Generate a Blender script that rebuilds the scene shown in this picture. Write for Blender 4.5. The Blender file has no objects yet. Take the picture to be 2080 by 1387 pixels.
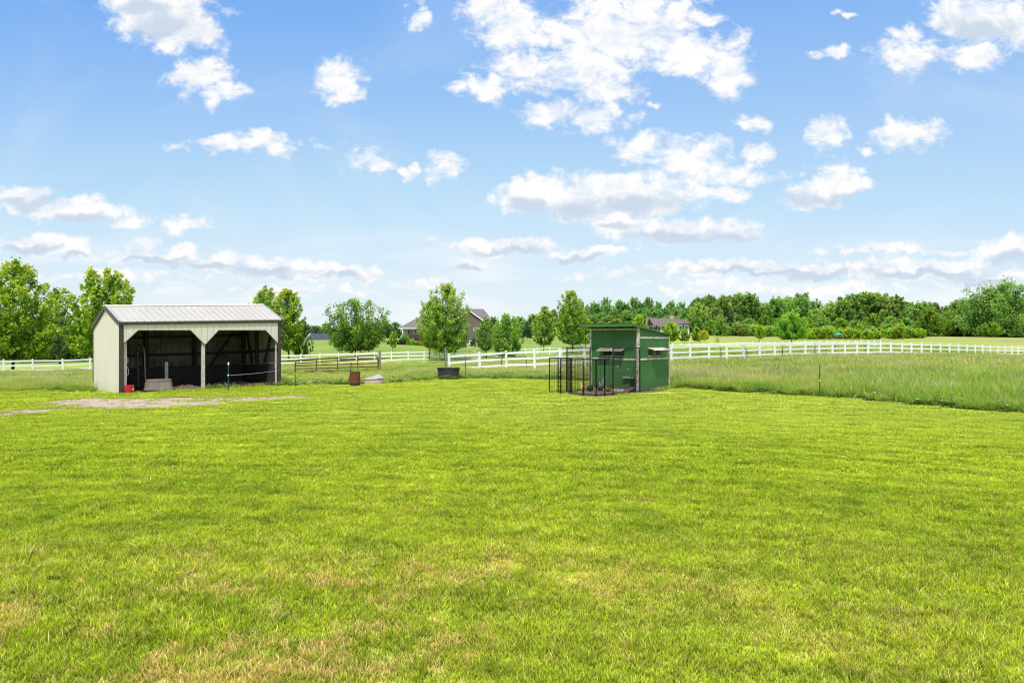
import bpy, bmesh, math, random
import numpy as np
from mathutils import Vector, Matrix

# ------------------------------------------------------------------ basics
F, CX, HY, CAMH = 1387.0, 1040.0, 688.0, 1.9
scene = bpy.context.scene
COL = scene.collection
rad = math.radians

def P(px, py, Y):
    return Vector(((px - CX) / F * Y, Y, CAMH - (py - HY) / F * Y))
def GP(px, Y):
    x = (px - CX) / F * Y
    return Vector((x, Y, gz(x, Y)))

# terrain table: columns by bearing, rows by distance
TPX = [0, 190, 600, 780, 900, 1000, 1100, 1290, 1450, 1700, 1880, 2080]
TY = [28, 34, 45, 60, 75, 100, 130, 200, 260, 400, 800, 3000]
TZ = {
 0:   [0, -.30, -.60, -1.10, -1.40, -1.60, -1.80, -1.7, -1.3, 0, 0, 0],
 190: [0, -.30, -.60, -1.00, -1.30, -1.50, -1.60, -1.2, -.6, 0.5, 0, 0],
 600: [0, -.05, -.30, -.65, -.95, -.50, -.10, 1.0, 1.3, 2.0, 1, 0],
 780: [0, 0, -.25, -.55, -.80, -.10, .50, 1.5, 1.8, 2.2, 1, 0],
 900: [0, 0, -.20, -.45, -.70, -.20, .20, -.1, 0.5, 1.5, 1, 0],
 1000:[0, 0, -.20, -.45, -.60, 0, .45, .45, 1.2, 1.8, 3, 0],
 1100:[0, 0, -.25, -.30, -.40, .2, .85, 1.9, 2.6, 4.0, 6, 0],
 1290:[0, 0, -.20, -.05, .2, .5, .9, 2.0, 4.0, 11.0, 12, 0],
 1450:[0, 0, -.05, .05, .60, 1.0, 1.35, 2.3, 3.3, 5.5, 6, 0],
 1700:[0, 0, 0, .05, .80, 1.15, 1.45, 2.0, 2.6, 3.0, 3, 0],
 1880:[0, 0, 0, 0, .35, .85, 1.4, 2.3, 2.9, 3.0, 3, 0],
 2080:[0, 0, -.05, -.15, -.30, -.3, .6, 2.1, 2.6, 3.0, 3, 0]}
TARR = np.array([TZ[p] for p in TPX]).T      # rows Y, cols px
TT = np.array([(p - CX) / F for p in TPX]); TYA = np.array(TY, float)
def gza(x, y):
    x = np.asarray(x, float); y = np.asarray(y, float)
    ys = np.clip(y, TY[0], TY[-1]); t = np.clip(x / ys, TT[0], TT[-1])
    i = np.clip(np.searchsorted(TYA, ys) - 1, 0, len(TY) - 2)
    j = np.clip(np.searchsorted(TT, t) - 1, 0, len(TPX) - 2)
    a = (ys - TYA[i]) / (TYA[i+1] - TYA[i]); b = (t - TT[j]) / (TT[j+1] - TT[j])
    b = b * b * (3 - 2 * b)
    z = (TARR[i, j] * (1-a) * (1-b) + TARR[i+1, j] * a * (1-b) + TARR[i, j+1] * (1-a) * b + TARR[i+1, j+1] * a * b)
    return z
def gz(x, y): return float(gza(x, y))

# mown edge of the lawn, y as a function of x
EX = [-60, -18.3, -15, -9.2, -5.4, -3.4, -.94, 1.58, 3.5, 6.2, 7.35, 8.7, 10, 10.6, 11.2, 11.9, 12.9, 15, 18, 30]
EY = [24.8, 24.5, 24.4, 27.3, 29.0, 31.4, 32.3, 31.4, 30.3, 26.6, 25.0, 23.3, 22.2, 21.6, 20.2, 18.8, 17.2, 14.0, 9.0, -12]
def edge(x):
    x = np.asarray(x, float)
    return np.interp(x, EX, EY) + .10 * np.sin(np.asarray(x) * 2.1) + .09 * np.sin(np.asarray(x) * 5.3 + 1) + .07 * np.sin(x * 13.1 + 2 * np.sin(x * 3))

# ------------------------------------------------------------------ materials
def mat(name):
    m = bpy.data.materials.new(name); m.use_nodes = True
    nt = m.node_tree; nt.nodes.clear()
    out = nt.nodes.new('ShaderNodeOutputMaterial')
    return m, nt, out
class N:
    """small node-writing helper"""
    def __init__(s, nt): s.nt = nt
    def new(s, t, **kw):
        n = s.nt.nodes.new(t)
        for k, v in kw.items(): setattr(n, k, v)
        return n
    def link(s, a, b): s.nt.links.new(a, b)
    def setin(s, sock, v):
        if isinstance(v, bpy.types.NodeSocket): s.link(v, sock)
        elif isinstance(v, (tuple, list)) and len(v) == 3 and sock.type == 'RGBA': sock.default_value = (*v, 1)
        else: sock.default_value = v
    def math(s, op, a, b=0.0, c=0.0, clamp=False):
        n = s.new('ShaderNodeMath', operation=op, use_clamp=clamp)
        s.setin(n.inputs[0], a); s.setin(n.inputs[1], b); s.setin(n.inputs[2], c)
        return n.outputs[0]
    def vmath(s, op, a, b=(0, 0, 0), c=(0, 0, 0)):
        n = s.new('ShaderNodeVectorMath', operation=op)
        s.setin(n.inputs[0], a); s.setin(n.inputs[1], b)
        if op == 'MULTIPLY_ADD': s.setin(n.inputs[2], c)
        return n.outputs['Value'] if op in ('LENGTH', 'DOT_PRODUCT') else n.outputs[0]
    def mix(s, f, a, b, mode='MIX', clamp=True):
        n = s.new('ShaderNodeMix', data_type='RGBA', blend_type=mode)
        s.setin(n.inputs[0], f); s.setin(n.inputs[6], a); s.setin(n.inputs[7], b)
        return n.outputs[2]
    def noise(s, vec, scale, detail=4, rough=.55, dist=0.0, dim='3D'):
        n = s.new('ShaderNodeTexNoise', noise_dimensions=dim)
        if vec is not None: s.link(vec, n.inputs['Vector'])
        n.inputs['Scale'].default_value = scale; n.inputs['Detail'].default_value = detail
        n.inputs['Roughness'].default_value = rough; n.inputs['Distortion'].default_value = dist
        return n.outputs[0]
    def ramp(s, v, a, b, lo=0.0, hi=1.0, smooth=True):
        n = s.new('ShaderNodeMapRange', interpolation_type='SMOOTHSTEP' if smooth else 'LINEAR')
        s.setin(n.inputs[0], v)
        for i, q in enumerate((a, b, lo, hi)): s.setin(n.inputs[i+1], q)
        return n.outputs[0]
    def pos(s): return s.new('ShaderNodeNewGeometry').outputs['Position']
    def obj(s): return s.new('ShaderNodeTexCoord').outputs['Object']
    def attr(s, name): return s.new('ShaderNodeAttribute', attribute_name=name).outputs['Fac']
    def scale(s, vec, v): return s.vmath('MULTIPLY', vec, v)
    def bsdf(s, col, rough=.6, spec=.3, metal=0.0, bump=None, bdist=.01, bstr=.5):
        b = s.new('ShaderNodeBsdfPrincipled')
        s.setin(b.inputs['Base Color'], col); s.setin(b.inputs['Roughness'], rough)
        b.inputs['Specular IOR Level'].default_value = spec; b.inputs['Metallic'].default_value = metal
        if bump is not None:
            bn = s.new('ShaderNodeBump'); bn.inputs['Distance'].default_value = bdist
            bn.inputs['Strength'].default_value = bstr
            s.link(bump, bn.inputs['Height']); s.link(bn.outputs[0], b.inputs['Normal'])
        return b.outputs[0]

def plain(name, col, rough=.6, metal=0.0, spec=.3, var=.25, sc=3.0, dirt=None, dirt_amt=.4, bump=True, fine=25):
    """painted / wooden / plastic surface with stains and wear"""
    m, nt, out = mat(name); n = N(nt); o = n.obj()
    a = n.noise(o, sc, 6, .65); b = n.noise(o, fine, 3, .6)
    k = n.math('MULTIPLY_ADD', n.math('SUBTRACT', a, .5), 2 * var, 1.0)
    k = n.math('MULTIPLY_ADD', n.math('SUBTRACT', b, .5), var, k)
    c = n.mix(1.0, col, n.new('ShaderNodeCombineColor').outputs[0], 'MULTIPLY')
    cc = nt.nodes[-2]
    comb = [x for x in nt.nodes if x.bl_idname == 'ShaderNodeCombineColor'][-1]
    for i in range(3): n.link(k, comb.inputs[i])
    if dirt is not None:
        f = n.math('MULTIPLY', n.ramp(n.noise(o, sc * 2.3, 7, .7, .3), .5, .68), dirt_amt)
        c = n.mix(f, c, dirt)
    n.link(n.bsdf(c, rough, spec, metal, b if bump else None, .004, .4), out.inputs[0])
    return m

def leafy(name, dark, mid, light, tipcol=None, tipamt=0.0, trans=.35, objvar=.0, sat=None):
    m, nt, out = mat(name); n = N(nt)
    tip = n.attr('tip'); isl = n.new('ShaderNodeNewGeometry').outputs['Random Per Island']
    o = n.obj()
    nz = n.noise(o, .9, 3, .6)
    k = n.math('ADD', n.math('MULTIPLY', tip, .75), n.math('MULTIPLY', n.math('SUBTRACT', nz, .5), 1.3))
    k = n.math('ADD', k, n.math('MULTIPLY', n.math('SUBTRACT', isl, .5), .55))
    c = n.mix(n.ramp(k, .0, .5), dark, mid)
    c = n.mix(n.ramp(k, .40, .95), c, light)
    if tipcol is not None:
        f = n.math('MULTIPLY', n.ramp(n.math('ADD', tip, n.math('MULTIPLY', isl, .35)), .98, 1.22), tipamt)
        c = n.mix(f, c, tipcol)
    if objvar:
        r = n.new('ShaderNodeObjectInfo').outputs['Random']
        hs = n.new('ShaderNodeHueSaturation')
        n.link(c, hs.inputs['Color'])
        n.link(n.math('MULTIPLY_ADD', n.math('SUBTRACT', r, .5), .045, .5), hs.inputs['Hue'])
        r2 = n.math('FRACT', n.math('MULTIPLY', r, 7.31))
        n.link(n.math('MULTIPLY_ADD', r2, objvar, 1 - objvar * .5), hs.inputs['Value'])
        hs.inputs['Saturation'].default_value = 1.0
        c = hs.outputs[0]
    d = n.bsdf(c, .6, .15)
    t = n.new('ShaderNodeBsdfTranslucent'); n.link(n.mix(1, c, (1.15, 1.25, .6), 'MULTIPLY'), t.inputs[0])
    ms = n.new('ShaderNodeMixShader'); ms.inputs[0].default_value = trans
    n.link(d, ms.inputs[1]); n.link(t.outputs[0], ms.inputs[2]); n.link(ms.outputs[0], out.inputs[0])
    return m

# ---- shared lawn colour (world position based, so blades and soil agree)
def lawn_group():
    g = bpy.data.node_groups.new('lawn_colour', 'ShaderNodeTree')
    g.interface.new_socket('Colour', in_out='OUTPUT', socket_type='NodeSocketColor')
    g.interface.new_socket('Dry', in_out='OUTPUT', socket_type='NodeSocketFloat')
    n = N(g); go = g.nodes.new('NodeGroupOutput')
    p = n.pos(); sx = n.new('ShaderNodeSeparateXYZ'); n.link(p, sx.inputs[0]); X, Y = sx.outputs[0], sx.outputs[1]
    big = n.noise(p, .22, 4, .6, .6); med = n.noise(p, 1.1, 5, .62, .3); sm = n.noise(p, 5.0, 5, .7)
    # base between deep green and lime
    c = n.mix(n.ramp(med, .30, .60), LAWN['deep'], LAWN['mid'])
    c = n.mix(n.ramp(big, .38, .62), c, n.mix(n.ramp(med, .35, .65), LAWN['mid'], LAWN['lime']))
    # mower stripes, gently curved
    ph = n.math('ADD', n.math('MULTIPLY_ADD', X, .10, Y), n.math('MULTIPLY', n.math('MULTIPLY', X, X), .014))
    ph = n.math('ADD', ph, n.math('MULTIPLY', big, 1.4))
    st = n.math('SINE', n.math('MULTIPLY', ph, 7.5))
    st2 = n.math('SINE', n.math('MULTIPLY', n.math('ADD', ph, n.math('MULTIPLY', X, .12)), 11.0))
    k = n.math('MULTIPLY_ADD', n.math('MULTIPLY', st, n.ramp(Y, 6, 12, .5, 1)), .10, 1.0); k = n.math('MULTIPLY_ADD', st2, .07, k)
    k = n.math('MULTIPLY', k, n.ramp(sm, .34, .66, .84, 1.16)); k = n.math('MULTIPLY', k, n.ramp(n.noise(p, 21, 3, .7), .35, .65, .72, 1.26))
    ph3 = n.math('ADD', n.math('MULTIPLY_ADD', X, .42, Y), n.math('MULTIPLY', big, .8))
    s3_ = n.math('SINE', n.math('MULTIPLY', ph3, 13.5))
    k = n.math('MULTIPLY_ADD', n.math('MULTIPLY', s3_, n.math('MULTIPLY', n.ramp(X, -2, 4), n.ramp(Y, 7, 11))), .11, k)
    cs = n.new('ShaderNodeCombineColor')
    for i in range(3): n.link(k, cs.inputs[i])
    c = n.mix(1.0, c, cs.outputs[0], 'MULTIPLY')
    # paler, yellower toward the far side and right
    far = n.math('MULTIPLY', n.ramp(Y, 8, 20), n.ramp(X, -16, 9, .35, .8))
    c = n.mix(n.math('MULTIPLY', far, .75), c, LAWN['pale'])
    yl = n.math('MULTIPLY', n.ramp(n.noise(n.scale(p, (.35, 1.1, 1)), .6, 4, .6), .52, .66), n.ramp(Y, 22, 27))
    c = n.mix(n.math('MULTIPLY', yl, .7), c, LAWN['yellow'])
    # dark clumps
    c = n.mix(n.math('MULTIPLY', n.ramp(n.noise(n.scale(p, (.8, 1.5, 1)), 3.6, 5, .7, .4), .60, .68), .75), c, LAWN['dark'])
    # lime clumps on the right foreground
    lm = n.math('MULTIPLY', n.ramp(n.noise(n.vmath('ADD', p, (7, 3, 0)), 1.3, 4, .65), .55, .68), n.ramp(Y, 13, 7))
    c = n.mix(n.math('MULTIPLY', lm, .6), c, LAWN['bright'])
    # dry turf: lower left, thinning to the right and far
    a = n.ramp(Y, 7.2, 5.0); b = n.ramp(X, 2.2, -1.0, .42, 1.0)
    dn = n.noise(n.vmath('ADD', p, (11, 5, 0)), .75, 5, .68, .5)
    dry = n.math('MULTIPLY', n.math('MULTIPLY', a, b), n.ramp(n.math('ADD', dn, n.math('MULTIPLY', n.math('SUBTRACT', sm, .5), .9)), .47, .68))
    dry2 = n.math('MULTIPLY', n.ramp(n.noise(n.vmath('ADD', p, (31, 5, 0)), .9, 5, .68), .58, .72), .35)
    dry = n.math('MAXIMUM', n.math('MULTIPLY', dry, .72), dry2)
    n.link(c, go.inputs[0]); n.link(dry, go.inputs[1])
    return g
LAWN = dict(deep=(.235, .345, .020), mid=(.372, .468, .027), lime=(.460, .535, .038), pale=(.515, .582, .108),
            yellow=(.66, .57, .035), dark=(.065, .125, .016), bright=(.51, .62, .022), straw=(.84, .56, .22), soil=(.13, .095, .045))
LG = lawn_group()

def lawn_material(kind):
    m, nt, out = mat('turf_' + kind); n = N(nt)
    g = nt.nodes.new('ShaderNodeGroup'); g.node_tree = LG
    c, dry = g.outputs[0], g.outputs[1]
    if kind == 'blade':
        hf = n.attr('hf'); r = n.attr('rnd')
        sy_ = n.new('ShaderNodeSeparateXYZ'); n.link(n.pos(), sy_.inputs[0]); Y_ = sy_.outputs[1]
        s = n.math('LESS_THAN', r, n.math('ADD', n.math('MULTIPLY', dry, .88), n.ramp(Y_, 12, 4.5, .03, .13)))
        r2 = n.math('FRACT', n.math('MULTIPLY', r, 13.7))
        straw = n.mix(r2, (.80, .44, .17), (.74, .58, .26))
        c = n.mix(n.math('MULTIPLY', s, .85), c, straw)
        kk = n.math('MULTIPLY', n.ramp(hf, 0, .9, .32, 1.40), n.math('MULTIPLY_ADD', n.math('MULTIPLY', r2, r2), 1.05, .62))  # darker toward the blade base, shade of the gaps put into the colour
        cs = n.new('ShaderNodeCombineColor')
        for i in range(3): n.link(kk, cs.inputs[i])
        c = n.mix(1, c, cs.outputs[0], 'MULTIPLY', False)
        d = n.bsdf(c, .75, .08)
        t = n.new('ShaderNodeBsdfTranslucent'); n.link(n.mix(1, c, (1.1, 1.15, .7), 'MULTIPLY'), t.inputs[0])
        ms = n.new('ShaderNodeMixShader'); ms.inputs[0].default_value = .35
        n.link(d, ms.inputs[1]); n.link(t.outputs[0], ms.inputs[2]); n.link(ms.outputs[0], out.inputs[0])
    else:
        p = n.pos(); fn = n.noise(p, 60, 4, .7)
        c = n.mix(n.math('MULTIPLY', dry, .8), c, LAWN['straw'])
        c = n.mix(n.ramp(fn, .45, .7, 0, .55), c, LAWN['soil'])
        n.link(n.bsdf(c, .9, .1, 0, fn, .02, .8), out.inputs[0])
    return m

def pasture_material(kind):
    m, nt, out = mat('pasture_' + kind); n = N(nt)
    p = n.pos(); sx = n.new('ShaderNodeSeparateXYZ'); n.link(p, sx.inputs[0]); X, Y = sx.outputs[0], sx.outputs[1]
    a = n.noise(n.scale(p, (.6, 1, 1)), .16, 5, .62, .5); b = n.noise(p, .7, 5, .65, .3); c3 = n.noise(p, 14, 4, .7)
    c = n.mix(n.ramp(b, .35, .65), (.185, .325, .026), (.34, .45, .048))
    green = n.math('MULTIPLY', n.ramp(n.math('DIVIDE', X, n.math('MAXIMUM', Y, 1.0)), .40, .62), n.ramp(Y, 34, 22))
    c = n.mix(n.ramp(a, .40, .62, 0, .8), c, (.46, .50, .095))
    c = n.mix(n.math('MULTIPLY', green, .6), c, (.20, .39, .022))
    c = n.mix(n.math('MULTIPLY', n.ramp(n.noise(p, .45, 4, .6), .56, .68), .75), c, (.12, .26, .035))
    tan = n.math('MULTIPLY', n.ramp(n.noise(n.scale(p, (.5, 1.4, 1)), .14, 6, .68, .6), .46, .64), n.ramp(Y, 17, 34, .3, 1.0))
    if kind == 'blade':
        hf = n.attr('hf'); r = n.attr('rnd')
        r2 = n.math('FRACT', n.math('MULTIPLY', r, 13.7))
        f = n.math('MULTIPLY', n.ramp(hf, .45, .95), n.math('LESS_THAN', r, n.math('MULTIPLY_ADD', tan, .80, .10)))
        c = n.mix(n.math('MULTIPLY', f, .75), c, n.mix(r2, (.52, .39, .24), (.60, .52, .31)))
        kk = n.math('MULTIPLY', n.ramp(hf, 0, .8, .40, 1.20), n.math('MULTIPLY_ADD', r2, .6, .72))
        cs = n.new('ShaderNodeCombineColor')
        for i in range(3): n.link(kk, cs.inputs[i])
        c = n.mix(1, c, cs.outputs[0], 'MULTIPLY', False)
        d = n.bsdf(c, .75, .08)
        t = n.new('ShaderNodeBsdfTranslucent'); n.link(c, t.inputs[0])
        ms = n.new('ShaderNodeMixShader'); ms.inputs[0].default_value = .4
        n.link(d, ms.inputs[1]); n.link(t.outputs[0], ms.inputs[2]); n.link(ms.outputs[0], out.inputs[0])
    else:
        # mown neighbours' lawns beyond the far fence on the left and centre, hay field on the right
        u = n.math('DIVIDE', X, n.math('MAXIMUM', Y, 1.0))
        mown = n.math('MULTIPLY', n.ramp(Y, 76, 90), n.ramp(u, .30, .10))
        mc = n.mix(n.ramp(n.noise(n.scale(p, (.3, 1, 1)), .10, 5, .6), .35, .65), (.17, .25, .04), (.26, .33, .07))
        c = n.mix(n.math('MULTIPLY', tan, .45), c, (.45, .36, .19))
        c = n.mix(mown, c, mc)
        hay = n.math('MULTIPLY', n.ramp(Y, 100, 140), n.ramp(u, .20, .34))
        hc = n.mix(n.ramp(n.noise(n.scale(p, (.25, 1.2, 1)), .09, 5, .6), .35, .65), (.25, .30, .065), (.34, .345, .11))
        c = n.mix(hay, c, hc)
        c = n.mix(n.ramp(c3, .5, .8, 0, .4), c, (.09, .11, .03))
        n.link(n.bsdf(c, .9, .1, 0, c3, .06, .7), out.inputs[0])
    return m

def siding(name, col, dirt, groove=.23, axis=0, depth=.012, dirt_amt=.35, rough=.5, low=True):
    """sheet metal / board siding with vertical grooves"""
    m, nt, out = mat(name); n = N(nt); o = n.obj()
    sx = n.new('ShaderNodeSeparateXYZ'); n.link(o, sx.inputs[0])
    s = n.math('ADD', sx.outputs[0], n.math('MULTIPLY', sx.outputs[1], 1.0))
    fr = n.math('ABSOLUTE', n.math('SUBTRACT', n.math('FRACT', n.math('DIVIDE', s, groove)), .5))
    g = n.ramp(fr, .42, .49)
    fr2 = n.math('ABSOLUTE', n.math('SUBTRACT', n.math('FRACT', n.math('DIVIDE', s, groove / 4)), .5))
    g2 = n.ramp(fr2, .36, .49)
    a = n.noise(n.scale(o, (1, 1, .25)), 3.5, 6, .65); b = n.noise(o, 1.2, 4, .6)
    c = n.mix(n.math('MULTIPLY', n.ramp(a, .45, .75), dirt_amt), col, dirt)
    c = n.mix(n.math('MULTIPLY', n.ramp(b, .4, .7), .15), c, (.75, .70, .55))
    if low:
        lowf = n.math('MULTIPLY', n.ramp(n.math('ADD', sx.outputs[2], n.math('MULTIPLY', a, .5)), .75, .15), .45)
        c = n.mix(lowf, c, dirt)
    c = n.mix(n.math('MULTIPLY', g, .30), c, dirt)
    c = n.mix(n.math('MULTIPLY', g2, .10), c, dirt)
    h = n.math('SUBTRACT', n.math('MULTIPLY', g, -1.0), n.math('MULTIPLY', g2, .3))
    n.link(n.bsdf(c, rough, .35, 0, h, depth, .8), out.inputs[0])
    return m

M = {}
M['lawn'] = lawn_material('soil'); M['blade'] = lawn_material('blade')
M['pasture'] = pasture_material('ground'); M['tall'] = pasture_material('blade')
M['cream'] = siding('cream_siding', (.70, .640, .550), (.50, .44, .35), .23, dirt_amt=.25)
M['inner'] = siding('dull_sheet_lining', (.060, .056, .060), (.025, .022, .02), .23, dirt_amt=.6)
M['innerlit'] = siding('lit_cream_lining', (.27, .255, .22), (.08, .07, .06), .23, dirt_amt=.6)  # paler copy of the lining, light on the right gable put into its colour
M['roofwhite'] = siding('cream_roof_sheet', (.46, .432, .400), (.40, .37, .34), .23, dirt_amt=.4, rough=.38, low=False)
M['darktrim'] = plain('dark_brown_trim', (.055, .045, .042), .45, var=.3, dirt=(.14, .11, .08))
M['timber'] = plain('old_dark_timber', (.030, .024, .020), .8, var=.6, dirt=(.07, .05, .035))
M['kick'] = plain('kick_board_timber', (.040, .031, .026), .8, var=.6, dirt=(.10, .075, .05))
M['greywood'] = plain('weathered_grey_wood', (.22, .20, .17), .85, var=.5, dirt=(.07, .06, .045), dirt_amt=.7)
M['palewood'] = plain('pale_painted_wood', (.55, .51, .44), .7, var=.25, dirt=(.16, .11, .07), dirt_amt=.65)
M['vinyl'] = plain('white_vinyl', (.80, .81, .80), .4, var=.06, dirt=(.45, .47, .38), dirt_amt=.3)
M['rust'] = plain('rusty_tube', (.125, .045, .030), .7, .2, var=.5, dirt=(.34, .21, .15), dirt_amt=.6, sc=5)
M['rustbarrel'] = plain('rusty_barrel_sheet', (.15, .052, .030), .75, .2, var=.55, dirt=(.045, .022, .016), dirt_amt=.8, sc=6)
M['inrust'] = plain('grey_brown_tube', (.24, .16, .12), .6, .2, var=.5, dirt=(.40, .33, .26), sc=5)
M['black'] = plain('black_powder_coat', (.014, .015, .016), .4, var=.3)
M['rubber'] = plain('black_rubber_tub', (.022, .023, .025), .55, var=.5, dirt=(.10, .095, .085), dirt_amt=.45, sc=4)
M['tub'] = plain('muddy_grey_tub', (.17, .14, .115), .75, var=.45, dirt=(.30, .25, .17), dirt_amt=.6, sc=4)
M['red'] = plain('red_plastic', (.60, .020, .028), .35, var=.12)
M['label'] = plain('pale_paper_label', (.70, .68, .66), .6, var=.15)
M['tgreen'] = plain('green_post_paint', (.012, .085, .050), .5, var=.4, dirt=(.06, .05, .03))
M['white'] = plain('white_plastic', (.78, .78, .76), .4, var=.08)
M['orange'] = plain('orange_insulator', (.80, .36, .02), .4, var=.1)
M['yellow'] = plain('yellow_insulator', (.75, .62, .05), .4, var=.1)
M['tan'] = plain('tan_fibre_base', (.50, .40, .30), .75, var=.25, dirt=(.28, .20, .13))
M['lead'] = plain('grey_sheet_lid', (.36, .37, .39), .5, .2, var=.2, dirt=(.20, .19, .18))
M['dirt'] = plain('bare_brown_soil', (.155, .105, .075), .95, var=.5, dirt=(.08, .055, .04), sc=6, fine=60)
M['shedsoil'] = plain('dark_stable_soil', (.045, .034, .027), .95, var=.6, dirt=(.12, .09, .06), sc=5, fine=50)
M['bark'] = plain('tree_bark', (.075, .060, .048), .9, var=.5, sc=6)
M['chip'] = plain('bare_pale_chip', (.62, .64, .55), .7, var=.2)

def coop_paint():
    m, nt, out = mat('green_barn_paint'); n = N(nt); o = n.obj()
    a = n.noise(o, 1.3, 5, .6); b = n.noise(n.scale(o, (1, 1, 3.2)), 2.6, 6, .68, .5); f = n.noise(o, 45, 3, .6)
    c = n.mix(n.ramp(a, .3, .7), (.038, .128, .032), (.054, .168, .044))
    c = n.mix(n.math('MULTIPLY', n.ramp(b, .52, .68), .45), c, (.062, .185, .075))
    sx = n.new('ShaderNodeSeparateXYZ'); n.link(o, sx.inputs[0])
    c = n.mix(n.math('MULTIPLY', n.ramp(n.math('ADD', sx.outputs[2], n.math('MULTIPLY', b, .6)), .85, .2), .6), c, (.060, .095, .040))
    h = n.math('ADD', b, n.math('MULTIPLY', f, .15))
    n.link(n.bsdf(c, .55, .3, 0, h, .02, .5), out.inputs[0]); return m
M['coop'] = coop_paint()
def peeling():
    m, nt, out = mat('peeling_white_trim'); n = N(nt); o = n.obj()
    a = n.noise(o, 5, 6, .7, .4); b = n.noise(o, 1.4, 3, .6)
    c = n.mix(n.math('MULTIPLY', n.ramp(n.math('ADD', a, n.math('MULTIPLY', b, .4)), .64, .84), .85), (.62, .58, .52), (.24, .13, .085))
    n.link(n.bsdf(c, .7, .2, 0, a, .006, .5), out.inputs[0]); return m
M['trim'] = peeling()
def shingle(name, c1, c2, s=1.0):
    m, nt, out = mat(name); n = N(nt); o = n.obj()
    br = n.new('ShaderNodeTexBrick'); n.link(n.scale(o, (1, 1, 1)), br.inputs[0])
    br.inputs['Color1'].default_value = (*c1, 1); br.inputs['Color2'].default_value = (*c2, 1)
    br.inputs['Mortar'].default_value = (c1[0] * .5, c1[1] * .5, c1[2] * .5, 1)
    br.inputs['Scale'].default_value = s; br.inputs['Mortar Size'].default_value = .02
    a = n.noise(o, 2.2, 6, .7)
    c = n.mix(n.ramp(a, .3, .7, 0, .5), br.outputs[0], c2)
    n.link(n.bsdf(c, .85, .15, 0, a, .03, .5), out.inputs[0]); return m
M['ridge'] = plain('cream_ridge_metal', (.56, .53, .44), .4, var=.12, dirt=(.4, .35, .27))
M['rooftaupe'] = shingle('taupe_shingles', (.150, .130, .120), (.20, .175, .165), 2.2)
M['roofbrown'] = shingle('brown_shingles', (.135, .105, .100), (.18, .145, .138), 2.2)
M['roofnavy'] = shingle('slate_blue_shingles', (.045, .055, .085), (.07, .08, .115), 2.2)
M['coproof'] = shingle('mossy_shingles', (.06, .06, .045), (.12, .11, .075), 6)
def lap(name, c1, step=.35):
    m, nt, out = mat(name); n = N(nt); o = n.obj()
    sx = n.new('ShaderNodeSeparateXYZ'); n.link(o, sx.inputs[0])
    f = n.math('FRACT', n.math('DIVIDE', sx.outputs[2], step))
    c = n.mix(n.ramp(f, .86, .98, 0, .55), c1, tuple(v * .4 for v in c1))
    c = n.mix(n.ramp(n.noise(o, .8, 4, .6), .3, .7, 0, .3), c, tuple(v * 1.3 for v in c1))
    n.link(n.bsdf(c, .7, .2, 0, f, .03, .6), out.inputs[0]); return m
M['lapbrown'] = lap('brown_lap_siding', (.150, .122, .102))
M['lapcream'] = lap('cream_wall', (.55, .52, .46))
M['lapwhite'] = lap('white_wall', (.66, .67, .66))
M['redwood'] = plain('red_brown_deck_wood', (.085, .032, .028), .7, var=.3)
M['stone'] = plain('tan_chimney_stone', (.42, .33, .22), .85, var=.4, sc=2, fine=8)
def glass():
    m, nt, out = mat('window_glass'); n = N(nt)
    n.link(n.bsdf((.05, .065, .08), .08, .6), out.inputs[0]); return m
M['glass'] = glass()
def gravel():
    m, nt, out = mat('pinkish_gravel'); n = N(nt); p = n.pos()
    v = n.new('ShaderNodeTexVoronoi'); n.link(p, v.inputs[0]); v.inputs['Scale'].default_value = 22
    a = n.noise(p, 1.3, 5, .7)
    c = n.mix(n.ramp(v.outputs['Color'], 0, 1), (.38, .29, .225), (.54, .425, .345))
    g = nt.nodes.new('ShaderNodeGroup'); g.node_tree = LG
    c = n.mix(n.ramp(a, .44, .58), c, (.30, .235, .15))
    c = n.mix(n.ramp(n.noise(p, .5, 4, .6), .50, .62, 0, .6), c, (.26, .25, .08))
    n.link(n.bsdf(c, .9, .15, 0, v.outputs[0], .02, .8), out.inputs[0]); return m
M['gravel'] = gravel()

# ------------------------------------------------------------------ objects
WL = {}
def props(o, label=None, cat=None, group=None, kind=None):
    if label: o['label'] = label
    if cat: o['category'] = cat
    if group: o['group'] = group
    if kind: o['kind'] = kind
    return o
def empty(name, loc, rz=0, label=None, cat=None, group=None):
    o = bpy.data.objects.new(name, None); COL.objects.link(o)
    o.location = loc; o.rotation_euler = (0, 0, rz); o.empty_display_size = .2
    WL[o.name] = Matrix.Translation(Vector(loc)) @ Matrix.Rotation(rz, 4, 'Z')
    return props(o, label, cat, group)
def copy_tree(o, parent=None):
    c = o.copy(); COL.objects.link(c)
    if parent: c.parent = parent
    for ch in list(o.children): copy_tree(ch, c)
    return c

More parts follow.
